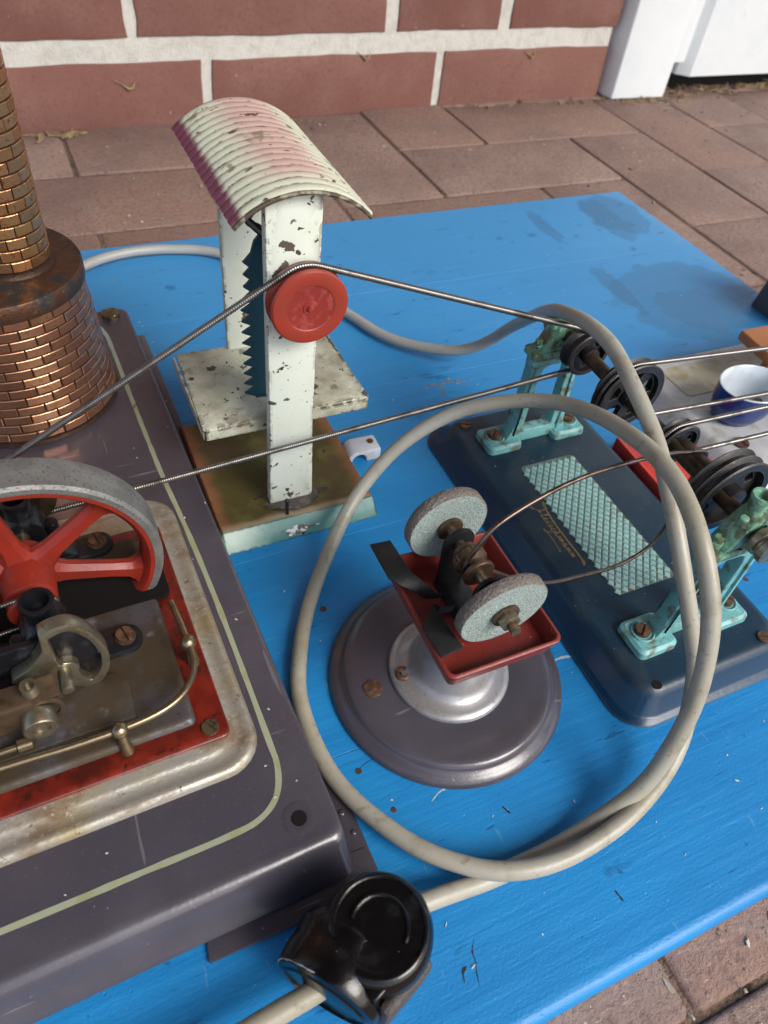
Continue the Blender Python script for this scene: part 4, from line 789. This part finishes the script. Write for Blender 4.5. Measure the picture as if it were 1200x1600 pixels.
# ------------------------------------------------------------------ mains cable and its connector
CP = [(-6.3, 462.9, 6.0), (33.1, 490.2, 6.0), (63.9, 497.2, 5.0), (89.5, 493.9, 4.0), (115.7, 481.2, 4.0), (142.1, 439.9, 4.0), (172.4, 391.6, 4.0), (186.5, 355.7, 5.0), (211.5, 324.7, 9.0), (228.6, 310.4, 20.0), (233.2, 291.0, 45.0), (221.9, 255.1, 78.0), (209.2, 225.9, 98.0), (202.7, 199.4, 108.0), (200.9, 181.2, 108.0), (196.9, 163.7, 105.0), (196.8, 151.9, 100.0), (195.2, 138.4, 94.0), (190.2, 121.8, 86.0), (187.2, 107.9, 77.0), (186.7, 94.5, 63.0), (188.4, 83.5, 48.0), (188.8, 75.7, 37.0), (184.8, 66.9, 25.0), (174.3, 56.6, 15.0), (155.3, 48.4, 12.0), (137.5, 43.6, 11.0), (114.3, 41.9, 11.0), (95.8, 45.4, 10.5), (80.9, 54.2, 9.0), (68.0, 67.4, 7.0), (54.6, 93.2, 4.0), (50.7, 116.2, 3.5), (52.0, 135.9, 3.5), (56.3, 149.6, 4.0), (67.6, 171.7, 5.0), (86.4, 196.6, 8.0), (108.6, 217.8, 20.0), (130.4, 223.1, 40.0), (152.6, 219.4, 58.0), (170.2, 207.7, 70.0), (183.7, 191.1, 80.0), (186.8, 167.9, 91.0), (183.3, 139.7, 101.0), (180.5, 123.2, 104.0), (179.1, 112.2, 103.0), (175.2, 95.4, 99.0), (174.0, 82.3, 88.0), (173.2, 73.2, 75.0), (171.1, 65.3, 60.0), (168.4, 59.9, 44.0), (162.1, 55.1, 28.0), (154.2, 51.8, 17.0), (142.9, 49.8, 9.0), (120.4, 47.6, 4.0), (98.8, 47.3, 3.5), (83.4, 47.8, 4.5), (70.6, 48.3, 8.0), (62.2, 48.7, 10.0)]
CP = [(-90, 420, 4), (-50, 440, 4)] + CP
pp = catmull(CP, 8)
for _ in range(10): pp = [pp[0]] + [(pp[i - 1] + pp[i] * 2 + pp[i + 1]) / 4 for i in range(1, len(pp) - 1)] + [pp[-1]]
pp = [p + noise.noise_vector(p * .018) * .9 + noise.noise_vector(p * .06) * .18 for p in pp]
tag(build('power_cable', B().tube(pp, 3.25, 16, rf=lambda i: 3.25 + .12 * noise.noise(pp[i] * .05)), 'cable'), 'long pale grey cable looped over the grinder and line shaft', 'cable')
CN = thing('cable_connector', 'black bakelite cable connector lying at the corner of the engine base', 'plug', (42.5, 43, 0), math.radians(21))
L_ = -20
BR = math.radians(17); BO = (L_ - L_ * math.cos(BR), -L_ * math.sin(BR), 0)
bd = build('body', B().lathe([(14.2, L_), (16.2, L_ + .6), (16.9, L_ + 2), (16.9, L_ + 8), (16.5, L_ + 9), (16.5, L_ + 14), (16.7, L_ + 15), (15, L_ + 18)], (0, 0, 17), (1, 0, 0), 48), 'bakelite', CN, BO, ang=40, rotz=BR)
build('face', B().lathe([(14.4, L_ + .05), (14.0, L_ + 1.2), (.1, L_ + 1.2)], (0, 0, 17), (1, 0, 0), 40, caps=False).lathe([(14.5, L_ + .1), (13.6, L_ - .5), (13.2, L_ + 1)], (0, 0, 17), (1, 0, 0), 40, caps=False), 'bakelite', CN, BO, ang=40, rotz=BR)
hl = B()
for y, z, ry, rz in ((-3, 25.5, 1.4, 2.6), (5.4, 23.5, 1.2, 2.4), (8.4, 27.2, .6, 3.6), (-8.5, 11, .8, 4)): hl.prism([(ry * math.cos(a), rz * math.sin(a)) for a in [2 * PI * i / 14 for i in range(14)]], (), (L_ + .9, y, z), (0, 1, 0), (0, 0, 1), (1, 0, 0), .25)
build('pin_hole', hl, 'dark', CN, BO, rotz=BR)
dome = build('cap', B().lathe([(15.4, .3), (16.2, 2), (16.6, 10), (16.8, 26), (16.4, 29), (15.4, 31.4), (14.2, 32.8), (13, 33.2), (11.8, 32.9), (10.4, 32.8), (6, 33), (.1, 33)], (1, 0, 0), n=64), 'bakelite', CN, ang=60)
build('moulded_arc', B().tube([(1 + 13.6 * math.cos(math.radians(a)), 13.6 * math.sin(math.radians(a)), 33.0) for a in range(-80, 150, 6)], .75, 8).tube([(1 + 8.4 * math.cos(math.radians(a)), 8.4 * math.sin(math.radians(a)), 33.0) for a in range(-75, 125, 6)], .8, 8), 'bakelite', dome)
build('clip_block', B().b2((-13, -12.5, 20), (-5, -6, 31.2)), 'bakelite', CN, bev=1)
build('broken_side', B().b2((-12, -17.6, 1), (8, -13.0, 25)), 'chipped', CN, bev=2)
build('seam', B().tube([(L_ + 1.0 + .4 * noise.noise(Vector((a * .07, 3, 0))), 16.5 * math.sin(math.radians(a)), 17 + 16.5 * math.cos(math.radians(a))) for a in range(15, 140, 4)], .4, 5, rf=lambda i: .1 + .4 * abs(noise.noise(Vector((i * .35, 0, 0))))), mat('pale_seam', 'a09a8e', .7), CN, BO, rotz=BR)
build('cable_gland', B().cyl((15, 0.2, 11), (19.5, -1.5, 10.6), 5, 4.2, n=20), 'bakelite', CN, bev=.5)
rod = catmull([(-36, 33.6, 13), (3.6, 37, 14), (20, 38.2, 14.4), (30, 39.2, 14.6)], 6)
tag(build('rubber_lead', B().tube(rod, 3.4, 16), 'cable'), 'short greyish brown lead entering the face of the black connector', 'cable')
# ------------------------------------------------------------------ cable clip
CK = thing('cable_clip', 'white plastic cable clip nailed to the blue board beside the saw base', 'cable clip', (131.5, 263.5, 0), math.radians(-2))
o1 = [(-8.5, .1), (-8.5, 4), (-6.6, 6.6), (-4.4, 7.6), (8.8, 7.6), (9.4, 7), (9.4, .1), (1.8, .1), (1.8, 1.4)] + arc(-2.2, 1.0, 4.3, 8, 172, 8) + [(-6.8, .1)]
build('clip_body', B().prism(o1, (), (0, -6, 0), t=11), 'plastic', CK, bev=.5)
build('nail', B().cyl((5.6, .5, 7.4), (5.6, .5, 8.2), 1.8, n=14), 'rust', CK, bev=.3)

# ------------------------------------------------------------------ right-hand machine, cup, red plate
WB = thing('white_machine_base', 'greyish white enamelled sheet metal base plate carrying a small ochre bench', 'machine base', (400, 222, 0))
rs = [rrect(-84 + i, -58 + i, 90 - i, 60 - i, 5, z, 5) for i, z in ((0, .3), (.6, 1.4), (6.4, 9), (8, 10.4), (10.4, 10.8))]
wbp = build('base_plate', B().loft(rs, cap0=False), 'whitebase', WB, ang=50)
build('panel', B().loft([rrect(-64, 16, 20, 44, 4, 10.75, 4), rrect(-64, 16, 20, 44, 4, 11.15, 4), rrect(-62.4, 17.6, 18.4, 42.4, 3, 11.15, 4), rrect(-61.8, 18.2, 17.8, 41.8, 3, 10.9, 4)]), 'stain', WB, ang=30)
build('base_screw', screw_bm((-62.5, -28.5, 10.7), 4.4, 1.6, .3), 'rust', wbp)
bn = build('bench', B().prism([(-24, 2), (50, 0), (52, 32), (-22, 34)], (), (0, 0, 33), (1, 0, 0), (0, 1, 0), (0, 0, 1), 7), 'ochre', WB, bev=1.6)
for x, y in ((-16, 10), (-13, -13.5), (40, 8), (40, 26)):
    build('leg', B().b2((x - 3.4, y - 2.4, 10.7), (x + 3.4, y + 2.4, 33.1 if y > 0 else 24)), 'ochre', bn, bev=.8)
build('upright', B().b2((26, -4, 10.6), (38, 4, 82)).b2((26, -72, 10.6), (38, -64, 82)), 'machine', WB, bev=1)
build('countershaft', B().cyl((32, -76, 66), (32, 10, 66), 3, n=16), 'shaft', WB)
build('countershaft_pulley', B().lathe([(3, -4), (14.6, -4), (13, 0), (14.6, 4), (3, 4)], (32, -35.5, 62), ey, 32).lathe([(3, -4), (10, -4), (8.2, 0), (10, 4), (3, 4)], (32, -68.8, 70), ey, 32), 'blackpulley', WB)
CU = thing('enamel_cup', 'small oval blue enamel cup with white inside on the white machine base', 'cup', (352, 216, 10.8))
def oval(prof):
    b = B(); n = 48; rings = []
    for r, z in prof:
        r *= 1.1
        rings.append([Vector((r * math.cos(2 * PI * i / n) * 1.18 + z * .10, r * math.sin(2 * PI * i / n) * .92 - z * .05, z)) for i in range(n)])
    return b.loft(rings, cap1=False, cap0=False)
build('bowl', oval([(9, .2), (11.4, .8), (14, 6), (15.8, 14), (16.8, 23)]), 'cobalt', CU, ang=60)
build('lining', oval([(16.8, 22.9), (17.2, 23.5), (16.6, 24), (15.8, 23.4), (14.6, 14), (12.4, 5.5), (8.5, 3), (.1, 2.8)]), 'enamel', CU, ang=70)
build('brown_blob', B().sphere((9.5, -4.2, 7.6), 5, 14, (.8, .8, 1.1)), 'blobbrown', CU)  # rounded brown blob against the inner wall
RD = thing('red_plate_stand', 'bright red sheet metal plate with folded edge behind the line shaft', 'metal plate', (292, 184, 0))
rb = B().prism([(-24, -24), (24, -28), (24.5, 36), (-22, 36)], (), (0, 0, 5), (1, 0, 0), (0, 1, 0), (0, 0, 1), 1.4).prism([(-26, -24), (-24, -24), (-22, 36), (-24, 36)], (), (0, 0, .3), (1, 0, 0), (0, 1, 0), (0, 0, 1), 12)
build('plate', rb, 'redbase', RD, bev=.5)
build('slot', B().b2((-10, -10, 6.4), (-2, 30, 6.6)), 'dark', RD)
DM = thing('slate_machine', 'dark slate grey machine part with red lever at the right edge of the board', 'machine part', (493, 302, 0))
build('housing', B().loft([rrect(-18, -22, 40, 24, 5, .2, 4), rrect(-16, -20, 38, 22, 5, 26, 4), rrect(-12, -16, 34, 18, 5, 40, 4)]), 'machine', DM, bev=0)
build('lever', B().tube(catmull([(6, 2, 38), (6, 2, 52), (-1, 8, 58), (-8, 13, 60)], 6), 2.4, 10).sphere((-9, 13.6, 60), 3.2, 12), mat('maroon', '5a1620', .4), DM)

# ------------------------------------------------------------------ crumbs on the board
gt = B()
for _ in range(420):
    x, y = random.choice(((random.uniform(-60, 1000), random.uniform(525, 770)), (random.uniform(505, 900), random.uniform(180, 760)), (random.uniform(70, 280), random.uniform(-90, 3))))
    r = random.uniform(.4, 1.5); k0 = len(gt.v); gt.sphere((0, 0, 0), r, 5, (random.uniform(.8, 2.4), .8, .5)); rm = Matrix.Rotation(random.uniform(0, PI), 3, 'Z')
    for v in gt.v[k0:]:
        v += noise.noise_vector(v * 1.3 + Vector((x, y, 0))) * r * .5; v.rotate(rm); v += Vector((x, y, GZ + r * .25))
tag(build('grit', gt, mat('paving_grit', '8a7b6c', .9, layers=[('noise', .05, .4, .6, 'c2b6aa'), ('noise', .08, .55, .6, '4a3d33', {'off': 5})]), ang=20), 'pale and dark grit scattered on the paving', 'grit', kind='stuff')
cr = B()
spots = [(109.3, 66.7), (102.9, 66.7), (106.6, 36.9), (72.9, 27.0), (162.6, 27.8), (141.3, 36.3), (134.9, 59.8), (99.1, 26.1), (446, 467), (386, 345), (390, 491), (384, 453), (203.5, 306), (213, 303), (225, 299), (150, 110), (176, 60), (205, 52), (231, 58), (64, 190), (70, 160), (93, 71)]
for x, y in spots + [(random.uniform(60, 480), random.uniform(12, 500)) for _ in range(90)]:
    r = random.uniform(.15, .6); a = random.uniform(0, PI); rm = Matrix.Rotation(a, 3, 'Z')
    k0 = len(cr.v); cr.sphere((0, 0, 0), r, 5, (random.uniform(.8, 2), .7, .35))
    for v in cr.v[k0:]:
        n = noise.noise_vector(v * 1.7 + Vector((x, y, 0))); v += n * r * .5; v.rotate(rm); v += Vector((x, y, r * .3 + .03))
for _ in range(60):
    q = E(random.uniform(-55, 40), random.uniform(85, 390), 18.3); r = random.uniform(.2, .55); cr.box((q.x + 46, q.y + 77, q.z + .05), (r * 2, r, r * .5), Matrix.Rotation(random.uniform(0, PI), 3, 'Z'))
tag(build('crumb', cr, 'flake', ang=10), 'tiny pale paint flakes and crumbs scattered over the board', 'paint flakes', kind='stuff')

def decal(name, pts, w, mt):
    b = B(); P = [Vector((p[0], p[1], .06)) for p in catmull([(p[0], p[1], 0) for p in pts], 6)]; L, Rr = [], []
    for i, p in enumerate(P):
        t = (P[min(i + 1, len(P) - 1)] - P[max(i - 1, 0)]).normalized(); nn = Vector((-t.y, t.x, 0)) * w * (.25 + .75 * abs(noise.noise(p * .6))) * min(1, 4 * min(i + .3, len(P) - .7 - i) / len(P)); L.append(p + nn); Rr.append(p - nn)
    n = len(P); b.add(L + Rr, [(i, i + 1, i + 1 + n, i + n) for i in range(n - 1)]); return build(name, b, mt, board)
M['wood'] = mat('bare_wood', '8a7550', .8, layers=[('noise', .5, .45, .65, '5f4a30')])
M['crackdark'] = mat('paint_crack', '1a1c20', .8); M['pale'] = mat('filler', '9fb0b8', .8)
for pts, w in (([(190, 305), (198, 306.5), (208, 306), (216, 306.4), (226, 303.5)], 1.5), ([(203, 305), (201, 300), (201.6, 294)], 1.2), ([(214, 306), (217, 300)], 1)): decal('scratch', pts, w, 'wood')
for pts, w in (([(77, 34), (74.6, 31), (74.2, 28), (73, 25), (72, 21)], .5), ([(63, 101), (66, 102.4), (71, 103.4), (76, 104)], .35), ([(108, 68.5), (109.6, 65)], 1.1), ([(130.6, 28), (131.4, 23.5)], .9), ([(71, 28), (69, 27), (68, 24)], .9)): decal('paint_crack', pts, w, 'crackdark')
for pts, w in (([(161, 115), (166, 115.2), (171, 114)], 1.6), ([(84, 80), (88, 82), (92, 82.6)], .7)): decal('chip', pts, w, 'pale')
